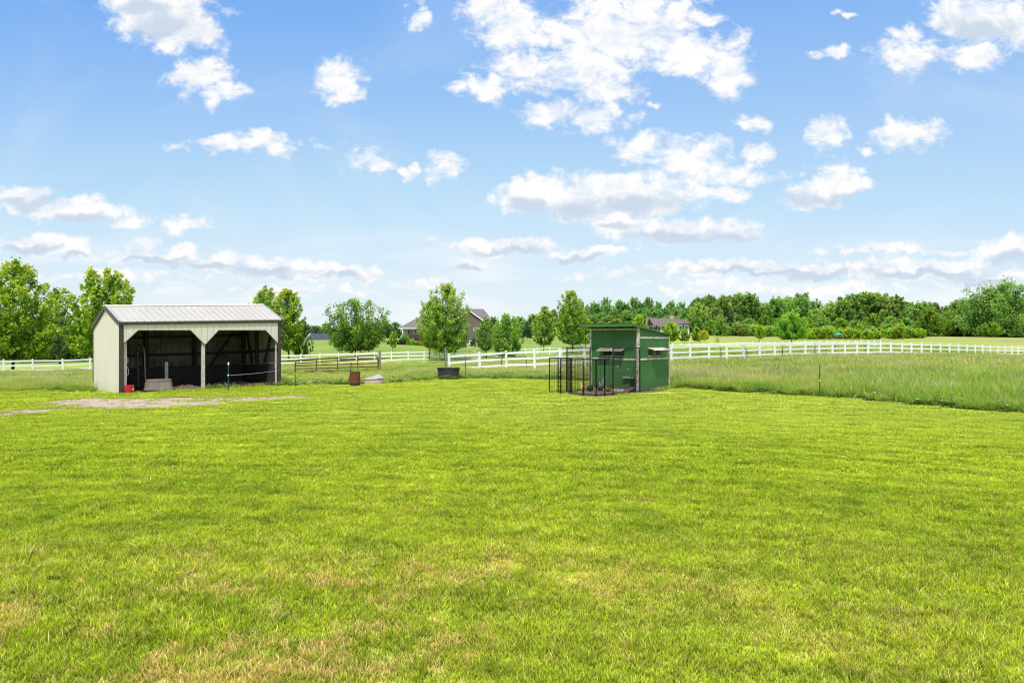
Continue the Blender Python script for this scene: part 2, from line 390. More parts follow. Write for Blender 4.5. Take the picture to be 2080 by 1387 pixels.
class MB:
    def __init__(s, local=False): s.v = []; s.f = []; s.local = local; s.smooth = False
    def add(s, vs, fs):
        b = len(s.v); s.v += [Vector(v) for v in vs]; s.f += [tuple(i + b for i in f) for f in fs]; return s
    def box(s, a, b):
        (x0, y0, z0), (x1, y1, z1) = a, b
        x0, x1 = min(x0, x1), max(x0, x1); y0, y1 = min(y0, y1), max(y0, y1); z0, z1 = min(z0, z1), max(z0, z1)
        return s.add([(x0,y0,z0),(x1,y0,z0),(x1,y1,z0),(x0,y1,z0),(x0,y0,z1),(x1,y0,z1),(x1,y1,z1),(x0,y1,z1)],
                     [(0,3,2,1),(4,5,6,7),(0,1,5,4),(1,2,6,5),(2,3,7,6),(3,0,4,7)])
    def bar(s, p0, p1, w, h, up=(0, 0, 1)):
        p0, p1 = Vector(p0), Vector(p1); d = (p1 - p0).normalized(); up = Vector(up)
        if abs(d.dot(up)) > .98: up = Vector((0, 1, 0))
        sd = d.cross(up).normalized(); u = sd.cross(d).normalized()
        vs = []
        for p in (p0, p1):
            for a, b in ((-1,-1),(1,-1),(1,1),(-1,1)): vs.append(p + sd * a * w / 2 + u * b * h / 2)
        return s.add(vs, [(0,1,2,3),(7,6,5,4),(0,4,5,1),(1,5,6,2),(2,6,7,3),(3,7,4,0)])
    def tube(s, pts, r, n=8, cap=True):
        pts = [Vector(p) for p in pts]; rs = r if isinstance(r, (list, tuple)) else [r] * len(pts)
        vs = []; ref = Vector((.13, .27, .95))
        for i, p in enumerate(pts):
            d = (pts[min(i+1, len(pts)-1)] - pts[max(i-1, 0)]).normalized()
            if abs(d.dot(ref)) > .97: rf = Vector((1, .1, 0))
            else: rf = ref
            a = d.cross(rf).normalized(); b = d.cross(a)
            for k in range(n):
                t = 2 * math.pi * k / n; vs.append(p + (a * math.cos(t) + b * math.sin(t)) * rs[i])
        fs = []
        for i in range(len(pts) - 1):
            for k in range(n):
                k2 = (k + 1) % n; fs.append((i*n+k, i*n+k2, (i+1)*n+k2, (i+1)*n+k))
        if cap: fs.append(tuple(range(n))[::-1]); fs.append(tuple((len(pts)-1)*n + k for k in range(n)))
        s.smooth = True
        return s.add(vs, fs)
    def lathe(s, c, prof, n=24, ax=1.0, ay=1.0, cap=True):
        c = Vector(c); vs = []
        for (r, z) in prof:
            for k in range(n):
                t = 2 * math.pi * k / n; vs.append(c + Vector((r * ax * math.cos(t), r * ay * math.sin(t), z)))
        fs = [(i*n+k, i*n+(k+1) % n, (i+1)*n+(k+1) % n, (i+1)*n+k) for i in range(len(prof)-1) for k in range(n)]
        if cap: fs.append(tuple(range(n))[::-1]); fs.append(tuple((len(prof)-1)*n + k for k in range(n)))
        return s.add(vs, fs)
    def prism(s, poly, d):
        """poly: list of 3D points (planar), d: extrusion vector"""
        poly = [Vector(p) for p in poly]; d = Vector(d); n = len(poly)
        return s.add(poly + [p + d for p in poly], [tuple(range(n))[::-1], tuple(range(n, 2*n))] +
                     [(i, (i+1) % n, n + (i+1) % n, n + i) for i in range(n)])
    def warp(s, fn): s.v = [Vector(fn(v)) for v in s.v]; return s
    def build(s, name, m, parent=None, smooth=None, bevel=0.0, **kw):
        vs = s.v
        if parent is not None and not s.local:
            inv = WL[parent.name].inverted(); vs = [inv @ v for v in vs]
        me = bpy.data.meshes.new(name); me.from_pydata([tuple(v) for v in vs], [], s.f); me.update()
        bm = bmesh.new(); bm.from_mesh(me); bmesh.ops.recalc_face_normals(bm, faces=bm.faces); bm.to_mesh(me); bm.free()
        o = bpy.data.objects.new(name, me); COL.objects.link(o); me.materials.append(M[m] if isinstance(m, str) else m)
        if parent is not None: o.parent = parent; WL[o.name] = WL[parent.name]
        if (s.smooth if smooth is None else smooth):
            me.polygons.foreach_set('use_smooth', [True] * len(me.polygons))
            try: me.set_sharp_from_angle(angle=rad(40))
            except Exception: pass
        if bevel:
            b = o.modifiers.new('b', 'BEVEL'); b.width = bevel; b.segments = 2; b.limit_method = 'ANGLE'
        return props(o, **kw)

def np_mesh(name, V, quads, m, attrs=None, tris=False, smooth=False):
    me = bpy.data.meshes.new(name); k = 3 if tris else 4
    nf = len(quads)
    me.vertices.add(len(V)); me.vertices.foreach_set('co', np.asarray(V, np.float32).ravel())
    me.loops.add(nf * k); me.loops.foreach_set('vertex_index', np.asarray(quads, np.int32).ravel())
    me.polygons.add(nf); me.polygons.foreach_set('loop_start', np.arange(0, nf * k, k, dtype=np.int32))
    try: me.polygons.foreach_set('loop_total', np.full(nf, k, np.int32))
    except Exception: pass
    me.update(calc_edges=True)
    for an, av in (attrs or {}).items():
        a = me.attributes.new(an, 'FLOAT', 'POINT'); a.data.foreach_set('value', np.asarray(av, np.float32))
    if smooth: me.polygons.foreach_set('use_smooth', [True] * nf)
    me.materials.append(m); return me

# ------------------------------------------------------------------ ground
def grid_obj(name, X, Y, Z, m, **kw):
    r, c = X.shape; V = np.stack([X, Y, Z], -1).reshape(-1, 3)
    i = np.arange(r * c).reshape(r, c)
    q = np.stack([i[:-1, :-1], i[:-1, 1:], i[1:, 1:], i[1:, :-1]], -1).reshape(-1, 4)
    me = np_mesh(name, V, q, m, smooth=True); o = bpy.data.objects.new(name, me); COL.objects.link(o)
    return props(o, **kw)
ys = np.concatenate([[-300, -60, -15, 0, 8, 14, 18], np.linspace(20, 34, 15), np.linspace(36, 110, 38), np.geomspace(115, 3500, 40)])
s = np.linspace(-1, 1, 241); s = np.sign(s) * np.abs(s) ** 1.25
w = np.maximum(60, 2.0 * ys)
Yg = np.repeat(ys[:, None], len(s), 1); Xg = w[:, None] * s[None, :]
Zg = gza(Xg, Yg)
Zg = Zg + np.where(Yg > 36, .05 * np.sin(Xg * .31 + Yg * .17) * np.clip((Yg - 36) / 20, 0, 1), 0) - .004
grid_obj('ground', Xg, Yg, Zg, M['pasture'], kind='structure')
xs = np.linspace(-45, 24, 277); vv = np.linspace(0, 1, 41)
Xl = np.repeat(xs[None, :], len(vv), 0); Yl = -12 + (edge(xs)[None, :] + 12) * vv[:, None]
grid_obj('lawn', Xl, Yl, gza(Xl, Yl) + .002, M['lawn'], kind='structure')

def sheet(name, pts, m, z, res=4, rag=.08, seed=1):
    """irregular flat patch with a ragged outline"""
    rnd = random.Random(seed); out = []
    for i in range(len(pts)):
        a, b = Vector(pts[i]), Vector(pts[(i+1) % len(pts)]); k = max(2, int((b - a).length * res))
        for j in range(k):
            p = a.lerp(b, j / k); out.append((p.x + rnd.uniform(-rag, rag), p.y + rnd.uniform(-rag, rag), gz(p.x, p.y) + z))
    me = bpy.data.meshes.new(name); bm = bmesh.new(); vs = [bm.verts.new(p) for p in out]
    f = bm.faces.new(vs)
    if f.normal.z < 0: f.normal_flip()
    bm.normal_update()
    if f.normal.z < 0: bmesh.ops.reverse_faces(bm, faces=[f])
    bmesh.ops.triangulate(bm, faces=bm.faces); bm.to_mesh(me); bm.free(); me.materials.append(M[m])
    o = bpy.data.objects.new(name, me); COL.objects.link(o); o['kind'] = 'structure'; return o
def gpx(px, py):   # ground point seen at a pixel of flat ground
    Y = F * CAMH / (py - HY); return ((px - CX) / F * Y, Y)
GR = [gpx(*p) for p in [(70, 814), (150, 809), (330, 806.5), (440, 806), (540, 805), (660, 803.5), (650, 808), (560, 815), (450, 825), (330, 832), (180, 836), (60, 845), (-40, 857), (-300, 890), (-300, 862), (-40, 840), (30, 832), (110, 826), (60, 820)]]
sheet('gravel_track', GR, 'gravel', .007, 5, .10, 3)
PEN = [gpx(*p) for p in [(1150, 799), (1161, 803), (1185, 806), (1212, 808), (1232, 807), (1262, 805), (1300, 799), (1370, 793), (1300, 790), (1200, 790), (1160, 794)]]
sheet('dirt_patch', PEN, 'dirt', .007, 8, .06, 5)
POLY_GR, POLY_PEN = np.array(GR), np.array(PEN)
def inpoly(x, y, poly):
    ins = np.zeros(len(x), bool); n = len(poly); j = n - 1
    for i in range(n):
        xi, yi = poly[i]; xj, yj = poly[j]
        c = ((yi > y) != (yj > y)) & (x < (xj - xi) * (y - yi) / (yj - yi + 1e-12) + xi)
        ins ^= c; j = i
    return ins

# ------------------------------------------------------------------ grass
SRC = bpy.data.collections.new('grass_sources')
def blades(seed, n, size, h0, h1, w0, w1, bend, segs=2, upright=1.0, head=0.0):
    r = np.random.default_rng(seed)
    bx = r.uniform(-size/2, size/2, n); by = r.uniform(-size/2, size/2, n)
    h = r.uniform(h0, h1, n) * (1 - .3 * r.random(n)); wd = r.uniform(w0, w1, n)
    az = r.uniform(0, 2*np.pi, n); lean = bend * r.uniform(.2, 1.2, n) * h
    fa = az + r.uniform(-1.4, 1.4, n); rr = r.random(n)
    V, Q, HF, RN = [], [], [], []
    L = segs + 1
    tw = np.linspace(0, 1, L)
    verts = np.zeros((n, L, 2, 3)); hf = np.zeros((n, L, 2)); rn = np.repeat(rr[:, None], L * 2, 1).reshape(n, L, 2)
    for k, t in enumerate(tw):
        cx = bx + np.cos(az) * lean * t ** 1.8; cy = by + np.sin(az) * lean * t ** 1.8
        cz = h * (t - .12 * bend * t * t)
        if head > 0: prof = np.where(rr < head, [1, .6, 1.6, .3][min(k, 3)] if L > 3 else 1, (1 - t ** 1.6) * .9 + .1)
        else: prof = (1 - t ** 1.6) * .9 + .08
        ww = wd * prof / 2
        for q, sg in enumerate((-1, 1)):
            verts[:, k, q, 0] = cx + sg * np.cos(fa + np.pi/2) * ww
            verts[:, k, q, 1] = cy + sg * np.sin(fa + np.pi/2) * ww
            verts[:, k, q, 2] = cz; hf[:, k, q] = t
    base = (np.arange(n) * L * 2)[:, None]
    qs = np.concatenate([base + np.array([[2*k, 2*k+1, 2*k+3, 2*k+2]]) for k in range(segs)], 0)
    return verts.reshape(-1, 3), qs, dict(hf=hf.ravel(), rnd=rn.ravel())
def scatter(name, pts, sc, meshes, seed, **kw):
    coll = bpy.data.collections.new(name + '_sources')
    for i, me in enumerate(meshes):
        coll.objects.link(bpy.data.objects.new('source_%s_%d' % (name, i), me))
    me = bpy.data.meshes.new(name); me.vertices.add(len(pts)); me.vertices.foreach_set('co', np.asarray(pts, np.float32).ravel())
    a = me.attributes.new('sc', 'FLOAT', 'POINT'); a.data.foreach_set('value', np.asarray(sc, np.float32))
    me.materials.append(meshes[0].materials[0])
    o = bpy.data.objects.new(name, me); COL.objects.link(o)
    ng = bpy.data.node_groups.new(name + '_nodes', 'GeometryNodeTree')
    ng.interface.new_socket('Geometry', in_out='INPUT', socket_type='NodeSocketGeometry')
    ng.interface.new_socket('Geometry', in_out='OUTPUT', socket_type='NodeSocketGeometry')
    gi = ng.nodes.new('NodeGroupInput'); go = ng.nodes.new('NodeGroupOutput')
    ip = ng.nodes.new('GeometryNodeInstanceOnPoints'); ci = ng.nodes.new('GeometryNodeCollectionInfo')
    ci.inputs['Collection'].default_value = coll; ci.inputs['Separate Children'].default_value = True; ci.inputs['Reset Children'].default_value = True
    rv = ng.nodes.new('FunctionNodeRandomValue'); rv.data_type = 'FLOAT_VECTOR'
    rv.inputs[0].default_value = (-.04, -.04, 0); rv.inputs[1].default_value = (.04, .04, 6.283)
    rv.inputs['Seed'].default_value = seed
    na = ng.nodes.new('GeometryNodeInputNamedAttribute'); na.data_type = 'FLOAT'; na.inputs['Name'].default_value = 'sc'
    L = ng.links.new
    L(gi.outputs[0], ip.inputs['Points']); L(ci.outputs[0], ip.inputs['Instance']); ip.inputs['Pick Instance'].default_value = True
    L(rv.outputs[0], ip.inputs['Rotation']); L(na.outputs[0], ip.inputs['Scale']); L(ip.outputs[0], go.inputs[0])
    md = o.modifiers.new('scatter', 'NODES'); md.node_group = ng
    return props(o, kind='stuff', **kw)

rng = np.random.default_rng(5)
def lawn_pts(y0, y1, step, side=1.25, jit=.28):
    out = []
    y = y0
    while y < y1:
        hw = .78 * y * side + 1.0; k = int(2 * hw / step)
        x = np.linspace(-hw, hw, k) + rng.uniform(-jit, jit, k) * step
        out.append(np.stack([x, np.full(k, y) + rng.uniform(-jit, jit, k) * step], 1)); y += step
    return np.concatenate(out)
SHED_C = Vector((-13.62, 23.7, 0)); SHED_U = Vector((.7101, .7041, 0)); SHED_V = Vector((-.7041, .7101, 0)); SL, SW = 5.89, 3.4
COOP_C = Vector((4.48, 24.2, 0)); COOP_X = Vector((.775, -.632, 0)); COOP_Y = Vector((.632, .775, 0)); CW, CD = 2.0, 2.41
def in_rect(x, y, C, U, V, u0, u1, v0, v1):
    dx, dy = x - C.x, y - C.y; u = dx * U.x + dy * U.y; v = dx * V.x + dy * V.y
    return (u > u0) & (u < u1) & (v > v0) & (v < v1)
def filt_lawn(p, keep_gravel=.12):
    x, y = p[:, 0], p[:, 1]
    keep_gravel = np.where(np.sin(x * 1.1 + 2.2 * np.sin(y * 1.9)) * np.sin(y * 3.1 + x * .7) > .12, .6, .06)
    ok = (y < edge(x) - .03) & ~inpoly(x, y, POLY_PEN)
    gr = inpoly(x, y, POLY_GR)
    ok &= ~gr & ~in_rect(x, y, SHED_C, SHED_U, SHED_V, -.1, SL + .1, .05, SW + .1) & ~in_rect(x, y, COOP_C, COOP_X, COOP_Y, -CW - .05, .05, -.02, CD + .05)
    return p[ok]
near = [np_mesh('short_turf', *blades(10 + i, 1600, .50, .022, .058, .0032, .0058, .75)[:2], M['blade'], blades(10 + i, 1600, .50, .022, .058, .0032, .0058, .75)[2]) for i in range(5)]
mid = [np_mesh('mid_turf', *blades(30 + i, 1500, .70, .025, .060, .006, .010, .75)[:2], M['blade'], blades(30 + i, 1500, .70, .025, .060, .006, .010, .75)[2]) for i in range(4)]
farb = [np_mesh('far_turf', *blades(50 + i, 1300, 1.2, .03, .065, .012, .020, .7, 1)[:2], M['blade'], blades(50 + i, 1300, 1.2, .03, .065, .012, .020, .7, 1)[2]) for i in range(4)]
def lawn_scatter(nm, p, meshes, seed, lab, lo=.95, hi=1.25):
    p = filt_lawn(p); z = gza(p[:, 0], p[:, 1]) + .002
    sc = lo + (hi - lo) * np.clip(.5 + .5 * np.sin(p[:, 0] * 1.7 + 2 * np.sin(p[:, 1] * 1.3)) * np.sin(p[:, 1] * 2.1 + p[:, 0]), 0, 1) * rng.uniform(.86, 1, len(p))
    return scatter(nm, np.column_stack([p, z]), sc, meshes, seed, label=lab, cat='grass')
lawn_scatter('lawn_grass', lawn_pts(2.4, 9.2, .34), near, 1, 'short mown grass with dry straw patches in the foreground')
lawn_scatter('lawn_grass', lawn_pts(9.2, 17.5, .52), mid, 2, 'bright green mown grass across the middle of the lawn')
lawn_scatter('lawn_grass', lawn_pts(17.5, 33.5, .85, 1.15), farb, 3, 'pale green mown grass in front of the shed and coop')
# tufts standing a little taller
tf = [np_mesh('tuft', *blades(70 + i, 70, .10, .05, .11, .004, .007, .8)[:2], M['blade'], blades(70 + i, 70, .10, .05, .11, .004, .007, .8)[2]) for i in range(3)]
pp = lawn_pts(2.6, 13, .42); pp = pp[rng.random(len(pp)) < .75]
lawn_scatter('grass_tuft', pp, tf, 4, 'taller grass tufts scattered over the foreground lawn', .6, 1.5)
def vnoise(x, y, seed=0):
    v = np.zeros(len(x)); r = np.random.default_rng(seed)
    for f, a in ((.45, 1.0), (1.1, .7), (2.4, .5), (5.0, .3)):
        th = r.uniform(0, 6.28, 3); ph = r.uniform(0, 6.28, 3)
        for t_, p_ in zip(th, ph): v += a / 1.7 * np.sin(f * 2.2 * (x * np.cos(t_) + y * np.sin(t_) * 1.6) + p_ + 1.3 * np.sin(f * y + p_))
    return v
q = np.column_stack([rng.uniform(-34, -4, 60000), rng.uniform(13, 25, 60000)]); q = q[inpoly(q[:, 0], q[:, 1], POLY_GR)]
dm = np.full(len(q), 9.0)
for (a_, b_) in zip(POLY_GR, np.roll(POLY_GR, -1, 0)):
    ab = b_ - a_; tt = np.clip(((q - a_) @ ab) / (ab @ ab), 0, 1); dm = np.minimum(dm, np.linalg.norm(q - (a_ + tt[:, None] * ab), axis=1))
dens = vnoise(q[:, 0], q[:, 1], 3) * .38 + np.clip(1.0 - dm / .8, 0, 1) * 1.1 - .12
q = q[rng.random(len(q)) < np.clip(dens, .03, 1)]
scatter('track_grass', np.column_stack([q, gza(q[:, 0], q[:, 1]) + .004]), rng.uniform(.5, 1.0, len(q)), [np_mesh('track_tuft', *blades(80 + i, 60, .26, .03, .07, .008, .014, .8)[:2], M['blade'], blades(80 + i, 60, .26, .03, .07, .008, .014, .8)[2]) for i in range(3)], 31, label='thin worn grass growing through the gravel track', cat='grass')
# broad leaved weeds in the lawn
def rosette(seed):
    r = np.random.default_rng(seed); V = []; Q = []; H = []; R = []
    for k in range(9):
        a = r.uniform(0, 6.28); L = r.uniform(.04, .09); w_ = L * .35; up = r.uniform(.2, .7)
        d = np.array([math.cos(a), math.sin(a), 0]); sd = np.array([-d[1], d[0], 0]); b = len(V)
        o_ = d * .01
        V += [o_ + [0, 0, .01], o_ + d * L * .5 + sd * w_ + [0, 0, L * up * .6], o_ + d * L + [0, 0, L * up * .5], o_ + d * L * .5 - sd * w_ + [0, 0, L * up * .6]]
        Q.append([b, b+1, b+2, b+3]); H += [.6, 1, 1, 1]; R += [r.uniform(.5, 1)] * 4
    return np.array(V), np.array(Q), dict(hf=H, rnd=R)
m_, nt_, out_ = mat('weed_leaf'); n_ = N(nt_)
n_.link(n_.bsdf(n_.mix(n_.attr('rnd'), (.16, .30, .05), (.36, .50, .14)), .5, .3), out_.inputs[0]); M['weed'] = m_
ws = [np_mesh('weed', *rosette(i)[:2], m_, rosette(i)[2]) for i in range(3)]
pp = lawn_pts(2.6, 14, .22); k_ = (np.sin(pp[:, 0] * 1.9 + 1) * np.sin(pp[:, 1] * 1.4 + pp[:, 0]) > .55) & (rng.random(len(pp)) < .35) | (rng.random(len(pp)) < .02)
lawn_scatter('lawn_weeds', pp[k_], ws, 5, 'low broad leaved weeds growing in the lawn', .30, .65)

# tall pasture grass
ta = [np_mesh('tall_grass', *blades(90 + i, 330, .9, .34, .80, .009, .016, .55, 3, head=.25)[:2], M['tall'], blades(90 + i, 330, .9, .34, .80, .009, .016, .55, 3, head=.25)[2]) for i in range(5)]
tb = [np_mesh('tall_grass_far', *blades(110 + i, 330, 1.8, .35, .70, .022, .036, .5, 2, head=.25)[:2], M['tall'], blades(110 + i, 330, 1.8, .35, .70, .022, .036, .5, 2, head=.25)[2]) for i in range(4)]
def pasture_pts(y0, y1, step, side=1.15):
    p = lawn_pts(y0, y1, step, side); x, y = p[:, 0], p[:, 1]
    ok = (y > edge(x) + .12) & ~in_rect(x, y, SHED_C, SHED_U, SHED_V, -.2, SL + .3, -.2, SW + .2) & ~in_rect(x, y, COOP_C, COOP_X, COOP_Y, -CW - .2, .35, -1, CD + .3)
    return p[ok]
def hgt(x, y):
    t = x / y
    base = np.interp(t, [-.8, -.6, -.40, -.2, -.02, .08, .2, .3, .45, .8], [.55, .52, .48, .58, .60, .70, .8, .92, 1.08, 1.15])
    base = base * np.where((t > -.335) & (t < -.15) & (y > 26) & (y < 47), .62, 1)
    e = np.clip((y - edge(x)) / 1.2, 0, 1)
    return base * (.62 + .38 * e) * (.82 + .3 * np.sin(x * .9 + 1.3 * np.sin(y * .7)) * np.sin(y * .8 + .4 * x))
p = pasture_pts(14, 36, .50); scatter('pasture_grass', np.column_stack([p, gza(p[:, 0], p[:, 1]) - .01]), hgt(p[:, 0], p[:, 1]), ta, 7, label='tall seeding pasture grass along the edge of the lawn', cat='grass')
p = pasture_pts(36, 62, .95); scatter('pasture_grass', np.column_stack([p, gza(p[:, 0], p[:, 1]) - .02]), hgt(p[:, 0], p[:, 1]) * .95, tb, 8, label='tall pasture grass in front of the white fences', cat='grass')
p = pasture_pts(62, 112, 1.5); u_ = p[:, 0] / p[:, 1]
lim = np.interp(u_, [-.8, -.62, -.33, 0, .1, .25, .35, .8], [61, 63, 74, 76, 86, 96, 72, 110]); p = p[p[:, 1] < lim]
scatter('pasture_grass', np.column_stack([p, gza(p[:, 0], p[:, 1]) - .02]), hgt(p[:, 0], p[:, 1]) * .8, tb, 9, label='pasture grass between the near and far white fences', cat='grass')
# darker broad weeds at the pasture edge
wd = [np_mesh('broad_weed', *rosette(40 + i)[:2], m_, rosette(40 + i)[2]) for i in range(3)]
xx = rng.uniform(-9, 14, 1300); yy = edge(xx) + rng.exponential(.28, 1300) + .02
zz = gza(xx, yy) + rng.uniform(0, .26, 1300) * np.clip((yy - edge(xx)) / .3, .1, 1)
ok = ~in_rect(xx, yy, COOP_C, COOP_X, COOP_Y, -CW - .05, .05, -.02, CD + .05)
scatter('edge_weeds', np.column_stack([xx, yy, zz])[ok], rng.uniform(.8, 1.9, 1300)[ok], wd, 11, label='leafy green weeds along the mown edge of the pasture', cat='weeds')
# gravel stones
def stone(seed):
    r = np.random.default_rng(seed); bm = bmesh.new(); bmesh.ops.create_icosphere(bm, subdivisions=1, radius=.02)
    for v in bm.verts: v.co *= r.uniform(.75, 1.2); v.co.z *= .6
    me = bpy.data.meshes.new('stone'); bm.to_mesh(me); bm.free(); me.materials.append(M['chipstone']); return me
M['chipstone'] = plain('pink_grey_stone', (.52, .42, .355), .9, var=.5, sc=9)
q = rng.uniform([GR[11][0] - 2, 17], [-6.5, 24], (26000, 2)); q = q[inpoly(q[:, 0], q[:, 1], POLY_GR)][:7000]
scatter('gravel', np.column_stack([q, gza(q[:, 0], q[:, 1]) + .008]), rng.uniform(.4, 1.3, len(q)), [stone(i) for i in range(4)], 12, label='loose pinkish gravel stones on the track by the shed', cat='gravel')

# ------------------------------------------------------------------ trees
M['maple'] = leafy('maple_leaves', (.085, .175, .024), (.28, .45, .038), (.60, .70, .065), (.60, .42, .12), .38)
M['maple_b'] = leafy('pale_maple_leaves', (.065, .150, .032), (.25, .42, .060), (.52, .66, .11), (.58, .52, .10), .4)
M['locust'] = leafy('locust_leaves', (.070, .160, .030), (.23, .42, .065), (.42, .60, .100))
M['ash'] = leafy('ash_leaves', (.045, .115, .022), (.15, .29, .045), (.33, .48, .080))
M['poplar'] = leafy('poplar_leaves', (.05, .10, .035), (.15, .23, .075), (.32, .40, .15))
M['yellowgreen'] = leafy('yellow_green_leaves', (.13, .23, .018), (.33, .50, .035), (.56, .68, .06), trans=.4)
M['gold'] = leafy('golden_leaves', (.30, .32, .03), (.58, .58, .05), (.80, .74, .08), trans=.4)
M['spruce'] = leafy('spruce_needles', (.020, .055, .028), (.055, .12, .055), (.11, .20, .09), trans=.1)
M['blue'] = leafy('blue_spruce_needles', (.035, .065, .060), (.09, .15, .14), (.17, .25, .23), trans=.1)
M['wood_a'] = leafy('woodland_leaves', (.062, .135, .036), (.205, .365, .075), (.42, .59, .12), objvar=.55)  # paled and blued, distance haze mixed into the leaf colour
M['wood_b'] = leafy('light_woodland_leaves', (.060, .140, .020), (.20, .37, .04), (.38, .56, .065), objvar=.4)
M['wood_c'] = leafy('hill_woodland_leaves', (.055, .130, .045), (.165, .315, .090), (.33, .51, .14), objvar=.6)  # bluer again, haze over the far hill painted into the leaves
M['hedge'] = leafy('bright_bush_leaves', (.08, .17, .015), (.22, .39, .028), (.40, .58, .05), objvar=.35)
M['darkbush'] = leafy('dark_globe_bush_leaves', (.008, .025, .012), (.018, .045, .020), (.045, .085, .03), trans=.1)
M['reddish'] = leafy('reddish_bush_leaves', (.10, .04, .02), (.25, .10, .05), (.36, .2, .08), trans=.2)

PROF = {
 'maple': lambda h: np.interp(h, [0, .08, .25, .5, .75, .9, 1], [.45, .80, 1.0, .95, .78, .50, .12]),
 'tall': lambda h: np.interp(h, [0, .1, .3, .6, .85, 1], [.5, .9, 1.0, .8, .45, .08]),
 'cone': lambda h: np.interp(h, [0, .12, .4, .7, 1], [.75, 1.0, .75, .42, .05]),
 'round': lambda h: np.interp(h, [0, .15, .4, .65, .85, 1], [.45, .85, 1.0, .95, .65, .15]),
 'wide': lambda h: np.interp(h, [0, .2, .5, .75, .9, 1], [.55, .9, 1.0, .9, .65, .25]),
 'spruce': lambda h: np.interp(h, [0, .06, .5, 1], [.85, 1.0, .52, .03])}
def make_tree_meshes(seed, H, R, prof='maple', th=.22, nl=46, nt=9, nleaf=26, ls=.20, asc=42, trunk=.10, leaf='maple', spread=.055, wander=.32, lobes=0.12):
    r = np.random.default_rng(seed); pf = PROF[prof]; t0 = H * th
    tb = MB(local=True)
    npt = 9; tz = np.linspace(0, H * .9, npt); bx = np.cumsum(r.normal(0, .012 * H, npt)) * .6; by = np.cumsum(r.normal(0, .012 * H, npt)) * .6
    bx -= bx[0]; by -= by[0]
    axis = lambda z: np.array([np.interp(z, tz, bx), np.interp(z, tz, by), z])
    tr = trunk * H / 7
    tb.tube([(0, 0, -.3)] + [(bx[i], by[i], tz[i]) for i in range(npt)], [tr * 1.35] + [tr * max(.12, 1 - .95 * tz[i] / (H * .9)) for i in range(npt)], 8)
    C = []; TIP = []
    lob = r.uniform(0, 6.28, 6); lf = r.integers(2, 6, 6)
    for i in range(nl):
        f = (i + r.random()) / nl; az = i * 2.39996 + r.uniform(-.4, .4)
        el = rad(asc + r.uniform(-12, 12) + 22 * f) if prof != 'spruce' else rad(asc + r.uniform(-6, 6) + 20 * f)
        htip = f
        rr = R * float(pf(htip)) * (1 - lobes + lobes * math.sin(lf[i % 6] * az + lob[i % 6])) * r.uniform(.78, 1.10)
        ln = rr / max(.35, math.cos(el))
        ztip = t0 + (H - t0) * htip
        z0 = max(t0 * .75, ztip - ln * math.sin(el)); z0 = min(z0, H * .88)
        base = axis(z0); tipp = axis(ztip) * [1, 1, 0] + [math.cos(az) * rr, math.sin(az) * rr, ztip]
        ctrl = (base + tipp) / 2 + [math.cos(az) * rr * .12, math.sin(az) * rr * .12, -.10 * ln]
        S = np.linspace(0, 1, 6)[:, None]; pts = (1-S)**2 * base + 2*S*(1-S) * ctrl + S*S * tipp
        lr = tr * .46 * (1 - .6 * f)
        tb.tube([tuple(q) for q in pts], [lr * (1 - .85 * s_) for s_ in np.linspace(0, 1, 6)], 4, cap=False)
        d = (tipp - base) / (np.linalg.norm(tipp - base) + 1e-6)
        for j in range(nt):
            s_ = .22 + .78 * ((j + r.random()) / nt) if j else 1.0
            q = (1-s_)**2 * base + 2*s_*(1-s_) * ctrl + s_*s_ * tipp
            dv = d * .8 + r.normal(0, .62, 3) + [0, 0, .25 if prof != 'spruce' else -.1]; dv /= np.linalg.norm(dv)
            tl = R * wander * r.uniform(.5, 1.0) * (1.15 - .55 * s_)
            k = nleaf; ss = r.uniform(.0, 1, k)[:, None]
            pos = q + dv * tl * ss + r.normal(0, spread * R, (k, 3)) * (1 - .4 * ss)
            C.append(pos)
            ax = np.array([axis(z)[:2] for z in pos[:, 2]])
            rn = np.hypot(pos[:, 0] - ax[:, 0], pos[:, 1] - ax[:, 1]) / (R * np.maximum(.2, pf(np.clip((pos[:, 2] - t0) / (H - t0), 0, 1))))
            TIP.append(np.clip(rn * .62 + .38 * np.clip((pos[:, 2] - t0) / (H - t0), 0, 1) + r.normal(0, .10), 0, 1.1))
    C = np.concatenate(C); TIP = np.concatenate(TIP); n = len(C)
    C[:, 2] = np.maximum(C[:, 2], t0 * .55)
    a = r.normal(0, 1, (n, 3)); a[:, 2] *= .5; a /= np.linalg.norm(a, axis=1)[:, None]
    b = r.normal(0, 1, (n, 3)); b -= (b * a).sum(1)[:, None] * a; b /= np.linalg.norm(b, axis=1)[:, None]
    L = ls * r.uniform(.6, 1.35, n)[:, None]; Wd = L * r.uniform(.55, .85, n)[:, None]
    nn = np.cross(a, b) * L * .15
    V = np.stack([C - a * L / 2, C + b * Wd / 2 + nn, C + a * L / 2, C - b * Wd / 2 + nn], 1).reshape(-1, 3)
    Q = np.arange(n * 4).reshape(n, 4)
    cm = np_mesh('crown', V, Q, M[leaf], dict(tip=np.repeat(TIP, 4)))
    tm = bpy.data.meshes.new('trunk'); tm.from_pydata([tuple(v) for v in tb.v], [], tb.f); tm.update(); tm.materials.append(M['bark'])
    tm.polygons.foreach_set('use_smooth', [True] * len(tm.polygons))
    return cm, tm
def tree(name, loc, meshes, label, group=None, sc=1.0, rz=0.0, scz=None, cat='tree', trunk_name='trunk', trunkless=False):
    e = empty(name, loc, 0, label, cat, group); e.scale = (sc, sc, scz or sc); e.rotation_euler.z = rz
    for nm, me in (('trunk', meshes[1]), ('crown', meshes[0])):
        if trunkless and nm == 'trunk': continue
        o = bpy.data.objects.new(nm, me); COL.objects.link(o); o.parent = e
    return e
